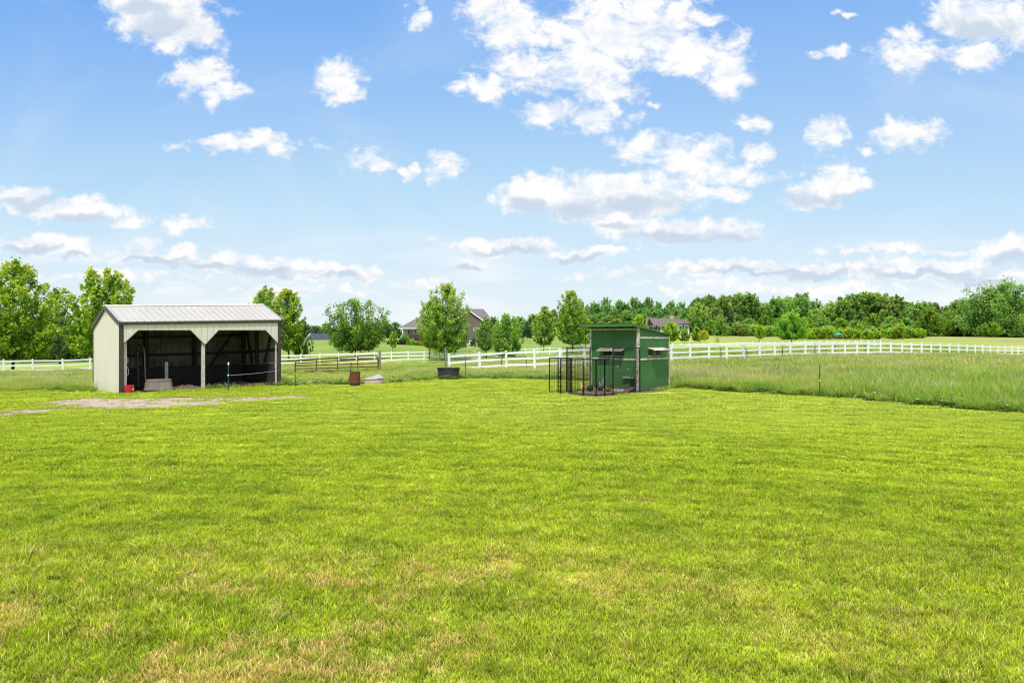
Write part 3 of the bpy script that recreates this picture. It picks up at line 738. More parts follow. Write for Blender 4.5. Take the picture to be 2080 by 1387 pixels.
def ptree(name, px, top, Y, wpx, label, seed, prof, leaf, group=None, base=None, cat='tree', **kw):
    wpx *= 1.17
    g = GP(px, Y)
    if base is not None: g.z = CAMH - (base - HY) / F * Y
    H = (CAMH - (top - HY) / F * Y) - g.z; R = wpx / 2 / F * Y
    kw.setdefault('ls', .17)
    return tree(name, g, make_tree_meshes(seed, H, R, prof, leaf=leaf, **kw), label, group, cat=cat)

big = dict(nl=74, nt=10, nleaf=27, ls=.27, asc=48, spread=.045)
ptree('maple_tree', 26, 538, 68, 150, 'large maple with reddish leaf tips at the far left edge of the view', 1, 'maple', 'maple', th=.16, **big)
ptree('maple_tree', 210, 550, 68, 118, 'broad rounded maple with rusty tips rising just left of the cream shed', 2, 'wide', 'maple', th=.14, **big)
ptree('poplar_tree', 122, 588, 88, 60, 'thin grey green tree between the two big maples at left', 3, 'tall', 'poplar', th=.18, nl=50, nt=8, nleaf=22, ls=.2)
ptree('shade_tree', 66, 655, 98, 90, 'lower dark green tree behind the large left maple', 4, 'round', 'ash', th=.15, nl=50, nt=8, nleaf=30, ls=.3)
ptree('shade_tree', 160, 662, 104, 80, 'low leafy tree filling the gap left of the shed', 5, 'round', 'ash', th=.1, nl=46, nt=8, nleaf=30, ls=.3)
ptree('maple_tree', 536, 586, 84, 74, 'upright maple whose top shows over the right end of the shed', 6, 'maple', 'maple', th=.16, nl=60, nt=9, nleaf=26, ls=.2)
ptree('maple_tree', 586, 589, 82, 66, 'upright maple just right of the shed, trunk behind the white fence', 7, 'maple', 'maple', th=.2, nl=60, nt=9, nleaf=28, ls=.2)
ptree('small_tree', 611, 682, 84, 34, 'small dark round tree under the maple right of the shed', 8, 'round', 'ash', th=.22, nl=30, nt=7, nleaf=20, ls=.14)
ptree('sapling', 631, 680, 86, 15, 'thin sapling in front of the slate blue roofed house', 9, 'tall', 'maple_b', th=.35, nl=16, nt=5, nleaf=9, ls=.12, trunk=.05)
ptree('ash_tree', 723, 613, 82, 112, 'loose round topped green tree behind the rusty gate', 10, 'wide', 'ash', th=.22, nl=58, nt=9, nleaf=30, ls=.21, wander=.36)
ptree('maple_tree', 903, 581, 80, 96, 'tallest maple in the centre, hiding the middle of the brown house', 11, 'maple', 'maple_b', th=.15, nl=74, nt=10, nleaf=30, ls=.18)
ptree('maple_tree', 872, 612, 83, 52, 'smaller maple against the left side of the tallest centre maple', 12, 'maple', 'maple', th=.25, nl=46, nt=8, nleaf=24, ls=.17)
ptree('small_tree', 799, 675, 96, 18, 'little yellowish tree before the dark globe bushes', 13, 'maple', 'yellowgreen', th=.35, nl=24, nt=6, nleaf=16, ls=.13)
ptree('locust_tree', 988, 646, 82, 42, 'small round light green tree at the right end of the brown house', 14, 'round', 'locust', th=.25, nl=44, nt=8, nleaf=24, ls=.13)
ptree('locust_tree', 1031, 640, 80, 66, 'wide round light green tree right of the brown house, crown touching the fence', 15, 'round', 'locust', th=.1, nl=60, nt=9, nleaf=30, ls=.14)
ptree('maple_tree', 1104, 624, 95, 48, 'slim light green tree with bare trunk on the far lawn', 16, 'tall', 'maple_b', th=.2, nl=50, nt=8, nleaf=26, ls=.16)
ptree('maple_tree', 1163, 593, 90, 62, 'tall light green maple just left of the green coop', 17, 'maple', 'maple_b', th=.17, nl=66, nt=9, nleaf=30, ls=.17)
ptree('small_tree', 1190, 648, 94, 34, 'short bright tree half hidden by the coop roof', 18, 'round', 'yellowgreen', th=.28, nl=34, nt=7, nleaf=22, ls=.15)
ptree('small_tree', 1299, 640, 140, 30, 'light green tree showing above the coop roof, left of the brown roofed house', 19, 'round', 'yellowgreen', th=.2, nl=34, nt=7, nleaf=22, ls=.24)
ptree('small_tree', 1362, 655, 120, 34, 'lime green tree in front of the brown roofed house', 20, 'round', 'yellowgreen', th=.2, nl=40, nt=7, nleaf=26, ls=.2)
ptree('small_tree', 1390, 667, 122, 24, 'small mid green tree right of the lime green tree', 21, 'tall', 'maple_b', th=.2, nl=26, nt=7, nleaf=20, ls=.18)
ptree('small_tree', 1416, 664, 122, 22, 'narrow green tree left of the golden leaved sapling', 22, 'tall', 'locust', th=.15, nl=26, nt=7, nleaf=20, ls=.18)
ptree('golden_tree', 1430, 672, 118, 20, 'small golden leaved tree behind the right fence', 23, 'round', 'gold', th=.3, nl=24, nt=6, nleaf=20, ls=.16)
ptree('shade_tree', 1421, 618, 225, 42, 'round dense green tree at the right end of the brown roofed house', 24, 'round', 'wood_a', th=.08, nl=50, nt=8, nleaf=26, ls=.42)
ptree('shade_tree', 1463, 640, 215, 30, 'light grey green pyramidal tree before the tree line', 25, 'cone', 'locust', th=.1, nl=46, nt=8, nleaf=22, ls=.36)
ptree('spruce_tree', 1484, 631, 240, 22, 'tall dark spruce standing in front of the tree line', 26, 'spruce', 'spruce', th=.05, nl=60, nt=6, nleaf=16, ls=.42, asc=-8)
ptree('small_tree', 1543, 660, 122, 22, 'yellow green young tree behind the fence in the middle of the hay field', 27, 'tall', 'yellowgreen', th=.25, nl=28, nt=7, nleaf=20, ls=.17)
ptree('shade_tree', 1608, 638, 118, 62, 'bright green round tree standing alone behind the right fence', 28, 'round', 'wood_b', th=.17, nl=60, nt=9, nleaf=30, ls=.20)
ptree('sapling', 1457, 684, 112, 8, 'tiny yellow green sapling behind the right fence', 29, 'tall', 'yellowgreen', th=.2, nl=12, nt=4, nleaf=10, ls=.1, trunk=.05)
ptree('spruce_tree', 1070, 655, 170, 22, 'dark spruce on the lawn behind the wide round tree', 30, 'spruce', 'spruce', base=687, th=.03, nl=50, nt=6, nleaf=14, ls=.30, asc=-8)
ptree('spruce_tree', 1124, 659, 170, 13, 'blue green spruce between the two far lawn maples', 31, 'spruce', 'blue', base=680, th=.04, nl=40, nt=5, nleaf=14, ls=.22, asc=-5)
ptree('spruce_tree', 942, 686, 120, 13, 'small blue spruce in front of the brown house wall', 32, 'spruce', 'blue', th=.04, base=706, nl=40, nt=5, nleaf=14, ls=.14, asc=-5)
ptree('spruce_tree', 961, 686, 124, 12, 'small olive green spruce at the right basement window of the brown house', 33, 'spruce', 'spruce', base=703.5, th=.04, nl=40, nt=5, nleaf=14, ls=.14, asc=-5)
ptree('big_tree', 2030, 582, 235, 150, 'tallest spreading tree at the right edge of the tree line', 34, 'wide', 'wood_a', th=.06, nl=90, nt=10, nleaf=34, ls=.66, lobes=.28, spread=.06)
ptree('small_tree', 1885, 628, 225, 52, 'pale green feathery tree in the right tree line', 35, 'tall', 'wood_b', th=.08, nl=54, nt=8, nleaf=26, ls=.42)
ptree('small_tree', 1745, 658, 205, 20, 'narrow bright green tree rising from the bright bushes', 36, 'tall', 'hedge', th=.08, nl=30, nt=7, nleaf=20, ls=.32)
ptree('small_tree', 1832, 656, 205, 26, 'bright green bushy tree at the right end of the bright bushes', 37, 'cone', 'hedge', th=.08, nl=34, nt=7, nleaf=22, ls=.32)
ptree('small_tree', 2012, 656, 215, 36, 'yellow green small tree below the tallest right hand tree', 38, 'round', 'hedge', th=.15, nl=34, nt=7, nleaf=22, ls=.34)

# woodland, each tree its own object sharing a handful of meshes
WV = [make_tree_meshes(200 + i, 12.0, 5.6, ['round', 'wide', 'wide', 'round', 'wide', 'maple'][i], th=.04, nl=60, nt=8, nleaf=26, ls=.55, leaf='wood_a', lobes=.22, wander=.38) for i in range(6)]
def remat(mm, key):
    c = mm[0].copy(); c.materials.clear(); c.materials.append(M[key]); return (c, mm[1])
WVB = [remat(w_, 'wood_b') for w_ in WV[:4]]; WVC = [remat(w_, 'wood_c') for w_ in WV]
SKY = [(-300, 630), (0, 636), (200, 640), (560, 656), (640, 655), (690, 664), (780, 652), (830, 655), (900, 660), (985, 652), (1040, 645), (1100, 637), (1140, 624), (1200, 614), (1280, 605), (1350, 613), (1400, 614), (1440, 605), (1475, 612), (1512, 599), (1556, 613), (1600, 600), (1650, 612), (1700, 612), (1760, 607), (1820, 607), (1860, 624), (1882, 618), (1930, 623), (1960, 612), (2000, 600), (2080, 596), (2300, 590), (2800, 600)]
def skyline(px): return float(np.interp(px, [a for a, _ in SKY], [b for _, b in SKY]))
rr_ = random.Random(77)
def wood(px, Y, top, mats, label, group, wide=None, base=None, name='woodland_tree'):
    g = GP(px, Y); 
    H = (CAMH - (top - HY) / F * Y) - g.z
    if H < 2: return
    mm = mats[rr_.randrange(len(mats))]
    sx = (wide or rr_.uniform(.85, 1.15) * max(H, 9)) / 12
    tree(name, g, mm, label, group, sc=sx, scz=H / 12, rz=rr_.uniform(0, 6.28))
LB_A, G_A = 'dense dark green broadleaf tree in the tree line behind the right hand field', 'trees of the right tree line'
LB_B, G_B = 'light green broadleaf tree at the front of the right tree line', 'light trees at the front of the tree line'
LB_C, G_C = 'broadleaf tree in the wood climbing the far hill behind the coop', 'trees of the far hill wood'
LB_D, G_D = 'distant low tree on the horizon left of the brown house', 'distant trees on the left horizon'
px = 1425
while px < 2480:
    wood(px, rr_.uniform(262, 300), skyline(px) + rr_.uniform(-9, 20), WV, LB_A, G_A); px += rr_.uniform(19, 32)
px = 1440
while px < 2500:
    wood(px, rr_.uniform(305, 345), skyline(px) + rr_.uniform(-7, 12), WVC, LB_A, G_A); px += rr_.uniform(22, 34)
px = 1440
while px < 2400:
    wood(px, rr_.uniform(240, 258), skyline(px) * .45 + 680 * .55 + rr_.uniform(-12, 10), WVB if rr_.random() < .6 else WV, LB_B, G_B, wide=rr_.uniform(6, 9)); px += rr_.uniform(20, 38)
for Yr, dy in ((450, 0), (405, 10), (365, 22), (330, 34), (300, 44)):
    px = {450: 980, 405: 1010, 365: 1040, 330: 1060, 300: 1080}[Yr]
    while px < 1470:
        tp = skyline(px) + dy + rr_.uniform(-4, 7)
        if tp < 684 - (Yr < 350) * 4 : wood(px, Yr + rr_.uniform(-15, 15), tp, WVC if rr_.random() < .8 else WV, LB_C, G_C, wide=rr_.uniform(10, 14))
        px += rr_.uniform(22, 34) * 400 / Yr
px = -260
while px < 1000:
    if not (290 < px < 500): wood(px, rr_.uniform(400, 470), skyline(px) + rr_.uniform(-3, 8), WVC, LB_D, G_D, wide=rr_.uniform(10, 14))
    px += rr_.uniform(20, 30)
for i, (a, b, t_) in enumerate([(1535, 224, 672), (1510, 228, 668), (1560, 226, 668), (1575, 220, 674)]):
    wood(a, b, t_, WVB, 'small bushy tree at the foot of the tree line near the spruce', 'bushy trees at the foot of the tree line', wide=5)
# bushes
SB = [make_tree_meshes(340 + i, 3.2, 2.4, 'wide', th=.03, nl=34, nt=7, nleaf=22, ls=.30, leaf='ash', trunk=.05, spread=.10) for i in range(3)]
for i in range(9):
    Y = rr_.uniform(104, 118)
    tree('bush', GP(-20 + i * 25 + rr_.uniform(-5, 5), Y), SB[i % 3], 'green bush under the trees behind the left white fence', 'bushes under the left trees', sc=rr_.uniform(.8, 1.2), rz=rr_.uniform(0, 6), cat='bush')
BU = [make_tree_meshes(300 + i, 2.2, 1.5, 'wide', th=.03, nl=30, nt=7, nleaf=22, ls=.26, leaf='hedge', trunk=.05, spread=.12) for i in range(4)]
for i in range(34):
    px = 1592 + i * 8.4 + rr_.uniform(-4, 4); Y = rr_.uniform(165, 200)
    g = GP(px, Y); s_ = rr_.uniform(.75, 1.25)
    tree('bush', g, BU[i % 4], 'bright yellow green bush in the row before the right tree line', 'bright bushes before the tree line', sc=s_, rz=rr_.uniform(0, 6), cat='bush')
UB = [remat(b_, 'wood_a') for b_ in BU]
px = 1428
while px < 2420:
    Y = rr_.uniform(236, 262); s_ = rr_.uniform(1.1, 2.2)
    tree('bush', GP(px, Y), UB[rr_.randrange(4)], 'dark green bush in the undergrowth at the foot of the right tree line', 'undergrowth of the right tree line', sc=s_ * 1.25, scz=s_, rz=rr_.uniform(0, 6), cat='bush'); px += rr_.uniform(9, 15)
DB = [make_tree_meshes(320 + i, 2.6, 2.2, 'wide', th=.02, nl=50, nt=8, nleaf=30, ls=.22, leaf='darkbush', trunk=.04, spread=.07, lobes=.03, wander=.15) for i in range(2)]
for px, top, w_, lb in ((795, 690, 20, 'dark round clipped bush left of the brown house, left one'), (813, 691, 26, 'dark round clipped bush nearest to the porch of the brown house')):
    Y = 150; g = P(px, 707, Y); H = (707 - top) / F * Y
    tree('globe_bush', g, DB[px % 2], lb, 'clipped globe bushes', sc=w_ / 2 / F * Y / 2.2, scz=H / 2.6, cat='bush')
GB = [remat(BU[i], k) for i, k in enumerate(('ash', 'locust', 'reddish', 'darkbush'))]
for px, top, w_, k, lb in ((822, 682, 22, 0, 'tall green shrub behind the globe bushes'), (836, 690, 20, 1, 'light green shrub below the red brown deck'),
                           (829, 698, 14, 2, 'low reddish shrub below the deck'), (850, 694, 20, 0, 'green shrub beside the small centre maple'), (862, 694, 18, 1, 'pale shrub behind the small centre maple trunk')):
    Y = 152; g = P(px, 706, Y); tree('shrub', g, GB[k], lb, None, sc=w_ / 2 / F * Y / 1.5, scz=(706 - top) / F * Y / 2.2, cat='shrub', trunkless=True)

# ------------------------------------------------------------------ white fences
def fence(path, posts, name, label, rail_gap, top_off, nr=3):
    """path: (px, py of top rail, Y) ; posts: px positions"""
    pxs = [a for a, _, _ in path]
    def at(px):
        py = np.interp(px, pxs, [b for _, b, _ in path]); Y = np.interp(px, pxs, [c for _, _, c in path]); return P(px, py, Y)
    c = at(posts[0]); root = empty(name, (c.x, c.y, gz(c.x, c.y)), 0, label, 'fence')
    pr = random.Random(4)
    pts = [at(p) for p in posts]
    for i, q in enumerate(pts):
        a = pts[max(i-1, 0)]; b = pts[min(i+1, len(pts)-1)]; d = (b - a); an = math.atan2(d.y, d.x)
        mb = MB(); h = .064
        mb.box((-h, -h, gz(q.x, q.y) - .3 - q.z), (h, h, .135)); mb.box((-h*1.25, -h*1.25, .135), (h*1.25, h*1.25, .152))
        mb.prism([(-h, -h, .152), (h, -h, .152), (h, h, .152), (-h, h, .152)], (0, 0, .002))
        mb.add([(-h, -h, .154), (h, -h, .154), (h, h, .154), (-h, h, .154), (0, 0, .19)], [(0, 1, 4), (1, 2, 4), (2, 3, 4), (3, 0, 4), (3, 2, 1, 0)])
        R_ = Matrix.Rotation(an, 3, 'Z'); tl = Matrix.Rotation(pr.uniform(-.035, .035), 3, 'Y')
        mb.warp(lambda v: R_ @ (tl @ v) + q); mb.build('post', 'vinyl', root, smooth=False)
    for k in range(nr):
        mb = MB()
        for a, b in zip(pts[:-1], pts[1:]):
            sag = Vector((0, 0, pr.uniform(-.018, .018)))
            mb.bar(a - Vector((0, 0, rail_gap * k)) + sag, b - Vector((0, 0, rail_gap * k)) - sag, .038, .135)
        mb.build('rail', 'vinyl', root, smooth=False)
    return root
NP = [912, 973.5, 1028, 1085, 1137, 1187, 1235, 1284, 1326] + [1363.5, 1402, 1440, 1475.7, 1510.4, 1543, 1574, 1605.5, 1636, 1664, 1690.9, 1716, 1741, 1764, 1788.7, 1809.9, 1832, 1851.4, 1872, 1891.4, 1910.3, 1928.8, 1947, 1964.3, 1980.8, 1996, 2011.5, 2027.3, 2041.4, 2055.5, 2068.4, 2081, 2093, 2105, 2117, 2129, 2140]
fence([(900, 725, 44), (973, 720, 45), (1030, 717, 46), (1100, 714.5, 46), (1187, 711, 48), (1365, 705.5, 53), (1500, 702, 57), (1660, 698.5, 62), (1800, 697.8, 67), (1900, 701, 71), (2060, 705.6, 82), (2150, 708, 88)],
      NP, 'vinyl_fence', 'near white vinyl fence running from the black tank behind the coop to the right edge', .41, .13)
FP = [-98, -40, 7, 66, 127, 183, 236, 287, 336, 383, 428, 471, 512, 560, 611, 650, 688, 724, 761, 795, 829, 861.5, 893, 924, 954, 982, 1011.4, 1038, 1067, 1091.6, 1117, 1141, 1163, 1184, 1204, 1224, 1243, 1262, 1280, 1298, 1316, 1333, 1350, 1366, 1383, 1399, 1415, 1430, 1446, 1465, 1481.5, 1497, 1514, 1529, 1545, 1560, 1575, 1590, 1605, 1620, 1635, 1650, 1665, 1680, 1695, 1709, 1723, 1737, 1750, 1763, 1776, 1788]
fence([(-100, 737, 58), (7, 733.5, 61), (66, 733, 62), (127, 732.5, 63.5), (183, 730, 65), (240, 728, 68), (575, 722.6, 77), (761, 717.5, 79), (830, 715.5, 80), (940, 714, 82), (1011, 711.3, 84), (1067, 709.3, 86), (1141, 705.8, 90), (1200, 704, 93), (1400, 699.8, 98), (1500, 697.4, 98), (1650, 695.2, 92), (1788, 694, 80)],
      FP, 'vinyl_fence', 'far white vinyl fence passing behind the shed and the near fence', .41, .13)

# ------------------------------------------------------------------ shed
SANG = math.atan2(SHED_U.y, SHED_U.x)
shed = empty('run_in_shed', SHED_C, SANG, 'cream metal run in shed with brown trim and two open bays', 'shed')
def sw(v): return (v.x, v.y, v.z * (1 + .013 * v.x) - .15 * v.y / SW)
def SM(): return MB(local=True)
def suw(px, py):
    r = (px - CX) / F; u = (23.7 * r + 13.62) / (.7101 - .7041 * r); Y = 23.7 + .7041 * u
    z = CAMH - (py - HY) / F * Y; return u, z / (1 + .013 * u)
def sb(mb, name, m, bevel=0, parent=shed, **kw): return mb.warp(sw).build(name, m, parent, bevel=bevel, **kw)
EV, RD = 2.46, 3.13
fp = [suw(249.5, 700), suw(281, 671), suw(386.5, 671), suw(415.3, 700), suw(417.3, 700), suw(444.5, 671), suw(539, 671), suw(563.5, 697)]
# front wall with the two chamfered openings (upper band only)
poly = [(.02, 0, EV), (.02, 0, .02), (fp[0][0], 0, .02), (fp[0][0], 0, fp[0][1])] + [(u, 0, w_) for u, w_ in fp[1:8]] + [(fp[7][0] + .005, 0, .02), (SL - .02, 0, .02), (SL - .02, 0, EV)]
mb = SM(); top = EV - .01
cols = [[(fp[0][0], fp[0][1]), (fp[1][0], fp[1][1])], [(fp[1][0], fp[1][1]), (fp[2][0], fp[2][1])], [(fp[2][0], fp[2][1]), (fp[3][0], fp[3][1])], [(fp[3][0], fp[3][1]), (fp[4][0], fp[4][1])],
        [(fp[4][0], fp[4][1]), (fp[5][0], fp[5][1])], [(fp[5][0], fp[5][1]), (fp[6][0], fp[6][1])], [(fp[6][0], fp[6][1]), (fp[7][0], fp[7][1])], [(fp[7][0], fp[7][1]), (SL - .10, fp[7][1])], [(.10, fp[0][1]), (fp[0][0], fp[0][1])]]
for (a, aw), (b, bw) in cols:
    if b - a < .003: continue
    mb.prism([(a, 0, aw), (b, 0, bw), (b, 0, top), (a, 0, top)], (0, .03, 0))
sb(mb, 'front_wall', 'cream')
mb = SM()
for (a, aw), (b, bw) in (cols[0], cols[2], cols[4], cols[6]):
    mb.bar((a, -.006, aw), (b, -.006, bw), .012, .028)
for (a, aw), (b, bw) in (cols[1], cols[5]): mb.bar((a, -.006, aw), (b, -.006, bw), .012, .024)
sb(mb, 'opening_trim', 'darktrim')
# gable walls
for u0, u1, nm in ((0, .03, 'gable_wall'), (SL - .03, SL, 'gable_wall')):
    mb = SM(); mb.prism([(u0, .02, -.1), (u0, SW - .02, -.1), (u0, SW - .02, EV), (u0, SW / 2, RD - .02), (u0, .02, EV)], (u1 - u0, 0, 0)); sb(mb, nm, 'cream')
mb = SM(); mb.box((.03, SW - .03, -.1), (SL - .03, SW, EV)); sb(mb, 'rear_wall', 'cream')
mb = SM()
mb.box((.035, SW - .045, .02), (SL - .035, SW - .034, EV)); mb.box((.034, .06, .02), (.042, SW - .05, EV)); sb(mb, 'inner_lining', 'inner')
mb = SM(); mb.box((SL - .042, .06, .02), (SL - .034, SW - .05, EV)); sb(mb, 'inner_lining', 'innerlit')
# corner trims
mb = SM(); mb.box((-.012, -.014, -.05), (.125, -.002, EV + .02)); mb.box((-.014, -.014, -.05), (-.002, .04, EV + .02)); sb(mb, 'corner_trim', 'darktrim')
mb = SM(); mb.box((SL - .115, -.014, -.05), (SL + .012, -.002, EV + .02)); mb.box((SL + .002, -.014, -.05), (SL + .014, .10, EV + .02)); sb(mb, 'corner_trim', 'darktrim')
mb = SM(); mb.box((-.016, SW - .05, -.05), (-.002, SW + .012, EV)); sb(mb, 'corner_trim', 'darktrim')
# roof, two slopes with standing ribs
sl = math.atan2(RD - EV, SW / 2); cs_, sn_ = math.cos(sl), math.sin(sl); RLn = math.hypot(RD - EV, SW / 2)
for side in (0, 1):
    mb = SM()
    def rp(u, s_, h): # s_ along slope from ridge, h above
        v = SW / 2 - s_ * cs_ - h * sn_ * 1.0; z = RD - s_ * sn_ + h * cs_
        if side: v = SW - v
        return (u, v, z)
    u0, u1, s1 = -.05, SL + .05, RLn + .05
    P8 = [rp(u0, .0, .02), rp(u1, .0, .02), rp(u1, s1, .02), rp(u0, s1, .02), rp(u0, .0, .05), rp(u1, .0, .05), rp(u1, s1, .05), rp(u0, s1, .05)]
    mb.add(P8, [(0,3,2,1),(4,5,6,7),(0,1,5,4),(1,2,6,5),(2,3,7,6),(3,0,4,7)])
    k = 0; u = .08
    while u < SL:
        for du, hw, hh in ((0, .013, .070),):
            a, b = u - hw, u + hw
            Q8 = [rp(a, .03, .051), rp(b, .03, .051), rp(b, s1, .051), rp(a, s1, .051), rp(a + .006, .03, hh), rp(b - .006, .03, hh), rp(b - .006, s1, hh), rp(a + .006, s1, hh)]
            mb.add(Q8, [(0,3,2,1),(4,5,6,7),(0,1,5,4),(1,2,6,5),(2,3,7,6),(3,0,4,7)])
        u += .232
    sb(mb, 'roof_sheet', 'roofwhite')
    for e in (0, 1):
        mb = SM(); uu = (-.062 if e == 0 else SL + .052); ww = .012
        a = [rp(uu, 0, -.07), rp(uu, s1, -.07), rp(uu, s1, .078), rp(uu, 0, .078)]
        mb.prism(a, (ww, 0, 0)); sb(mb, 'rake_trim', 'darktrim')
        mb = SM(); a0 = (-.052 if e == 0 else SL - .01)
        a = [rp(a0, 0.02, .0715), rp(a0 + .065, .02, .0715), rp(a0 + .065, s1, .0715), rp(a0, s1, .0715)]
        b_ = [rp(a0, 0.02, .077), rp(a0 + .065, .02, .077), rp(a0 + .065, s1, .077), rp(a0, s1, .077)]
        mb.add(a + b_, [(0,3,2,1),(4,5,6,7),(0,1,5,4),(1,2,6,5),(2,3,7,6),(3,0,4,7)]); sb(mb, 'rake_cap', 'lead')
mb = SM(); mb.add([(-.07, SW/2 - .13, RD + .022), (-.07, SW/2, RD + .082), (-.07, SW/2 + .13, RD + .022), (SL + .07, SW/2 - .13, RD + .022), (SL + .07, SW/2, RD + .082), (SL + .07, SW/2 + .13, RD + .022)],
     [(0, 1, 4, 3), (1, 2, 5, 4), (0, 3, 5, 2), (0, 2, 1), (3, 4, 5)]); sb(mb, 'ridge_cap', 'ridge')
mb = SM(); mb.box((-.03, -.055, EV - .085), (SL + .03, -.018, EV + .005)); sb(mb, 'fascia', 'darktrim')
# frame inside
def post(u, v, w_=.13, h=EV, m='timber', nm='post', z0=0): mb = SM(); mb.box((u - w_/2, v - w_/2, z0), (u + w_/2, v + w_/2, h)); return sb(mb, nm, m, .006)
uc = suw(414.5, 720)[0]
post(uc, .10, .11, fp[3][1] + .1, 'palewood'); post(.19, .09, .09, fp[0][1] + .1, 'palewood'); post(SL - .155, .09, .06, fp[7][1] + .1, 'palewood')
for u in (.12, 1.82, 3.70, SL - .12): post(u, SW - .13, .15)
post(SL - .12, 1.95, .12); post(.12, SW / 2, .12)
for h in (2.05, 1.35, .82): mb = SM(); mb.box((.05, SW - .09, h - .05), (SL - .05, SW - .05, h + .06)); sb(mb, 'girt', 'timber')
mb = SM(); mb.box((SL - .09, .1, 1.30), (SL - .05, SW - .1, 1.40)); sb(mb, 'girt', 'timber')
for a, b in (((4.25, SW - .2, .75), (5.45, SW - .2, 2.4)), ((SL - .13, 2.40, .8), (SL - .13, 3.0, 2.35)), ((SL - .13, 1.22, .85), (SL - .13, .5, 2.2))):
    mb = SM(); mb.bar(a, b, .04, .12, (0, 1, 0)); sb(mb, 'brace', 'timber')
for k in range(5):
    z0 = .02 + k * .165
    mb = SM(); mb.box((.05, SW - .235, z0), (SL - .2, SW - .205, z0 + .155)); mb.box((SL - .235, .12, z0), (SL - .205, SW - .24, z0 + .155)); sb(mb, 'kick_board', 'kick')
mb = SM(); mb.box((SL - .25, .1, .85), (SL - .19, SW - .2, .885)); sb(mb, 'ledge', 'greywood')
mb = SM(); mb.box((-.004, SW/2 - .06, RD - .30), (-.001, SW/2 + .08, RD - .26)); mb.box((-.004, SW/2 - .03, RD - .35), (-.001, SW/2 + .06, RD - .32)); sb(mb, 'maker_tag', 'lead')
S_ = lambda u, v, w_=0: Vector(SHED_C) + SHED_U * u + SHED_V * v + Vector((0, 0, w_))
# shed floor soil and mound
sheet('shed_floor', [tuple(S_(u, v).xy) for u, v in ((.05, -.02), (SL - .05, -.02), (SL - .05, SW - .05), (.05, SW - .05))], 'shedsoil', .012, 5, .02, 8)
def mound(name, u0, u1, v0, v1, h, seed, label, m='shedsoil', cat='soil'):
    r = np.random.default_rng(seed); nx, ny = 26, 16; mb = MB()
    vs = []; 
    for j in range(ny):
        for i in range(nx):
            a, b = i / (nx-1), j / (ny-1); k = math.sin(math.pi * a) ** .7 * math.sin(math.pi * b) ** .7
            q = S_(u0 + (u1-u0) * a, v0 + (v1-v0) * b); vs.append((q.x, q.y, .008 + h * k * r.uniform(.25, 1.25)))
    mb.add(vs, [(j*nx+i, j*nx+i+1, (j+1)*nx+i+1, (j+1)*nx+i) for j in range(ny-1) for i in range(nx-1)])
    c = S_((u0+u1)/2, (v0+v1)/2); o = mb.build(name, m, None, smooth=False); return props(o, label, cat)
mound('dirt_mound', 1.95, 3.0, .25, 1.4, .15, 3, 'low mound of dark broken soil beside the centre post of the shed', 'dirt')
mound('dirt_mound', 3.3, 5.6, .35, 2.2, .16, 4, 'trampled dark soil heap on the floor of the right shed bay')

# things in the shed
c = S_(.27, -.13); bucket = empty('bucket', c, SANG, 'red plastic bucket with a pale label at the left shed corner', 'bucket')
mb = SM(); mb.lathe((0, 0, 0), [(.118, 0), (.125, .01), (.140, .24), (.150, .245), (.150, .275), (.142, .28), (.130, .275), (.118, .03)], 28, cap=False); mb.lathe((0, 0, .012), [(.001, 0), (.118, .001)], 28, cap=False); mb.build('body', 'red', bucket, smooth=True)
mb = SM(); vs = []; 
for z in (.10, .19):
    for k in range(7):
        t = -1.35 + k * .13; r_ = .131 + .014 * (z / .28) + .004; vs.append((r_ * math.cos(t + .25), r_ * math.sin(t + .25), z))
mb.add(vs, [(k, k+1, 8+k, 7+k) for k in range(6)]); mb.build('paper_label', 'label', bucket, smooth=True)
mb = SM(); mb.tube([(.152 * math.cos(t), -.02 + .06 * math.sin(t) - .02, .25 + -.11 * math.sin(t)) for t in np.linspace(0, math.pi, 12)], .003, 5); mb.build('handle', 'lead', bucket)

# overturned tub
c = S_(1.39, .44); tubo = empty('overturned_tub', c, SANG - .12, 'muddy grey rubber tub turned upside down in the left shed bay', 'tub')
mb = SM(); L0, W0 = .55, .33
def oct_ring(a, b, z, r_=.12):
    out = []
    for sx_, sy_, t0 in ((1, 1, 0), (-1, 1, 90), (-1, -1, 180), (1, -1, 270)):
        for k in range(5):
            t = rad(t0 + k * 22.5); out.append(Vector((sx_ * (a - r_) + r_ * math.cos(t), sy_ * (b - r_) + r_ * math.sin(t), z)))
    return out
def loft(mb, rings, cap0=True, cap1=True):
    n = len(rings[0]); vs = [p for r_ in rings for p in r_]
    fs = [(i*n+k, i*n+(k+1) % n, (i+1)*n+(k+1) % n, (i+1)*n+k) for i in range(len(rings)-1) for k in range(n)]
    if cap0: fs.append(tuple(range(n))[::-1])
    if cap1: fs.append(tuple((len(rings)-1)*n + k for k in range(n)))
    mb.add(vs, fs); mb.smooth = True; return mb
loft(mb, [oct_ring(.50, .34, 0), oct_ring(.50, .34, .05), oct_ring(.475, .315, .055), oct_ring(.46, .30, .12), oct_ring(.45, .29, .13), oct_ring(.43, .275, .30), oct_ring(.42, .265, .31), oct_ring(.415, .26, .40), oct_ring(.39, .235, .425)]).build('shell', 'tub', tubo)
mb = SM(); loft(mb, [oct_ring(.52, .36, .012), oct_ring(.525, .365, .03), oct_ring(.505, .345, .052)]).build('rim', 'rubber', tubo)

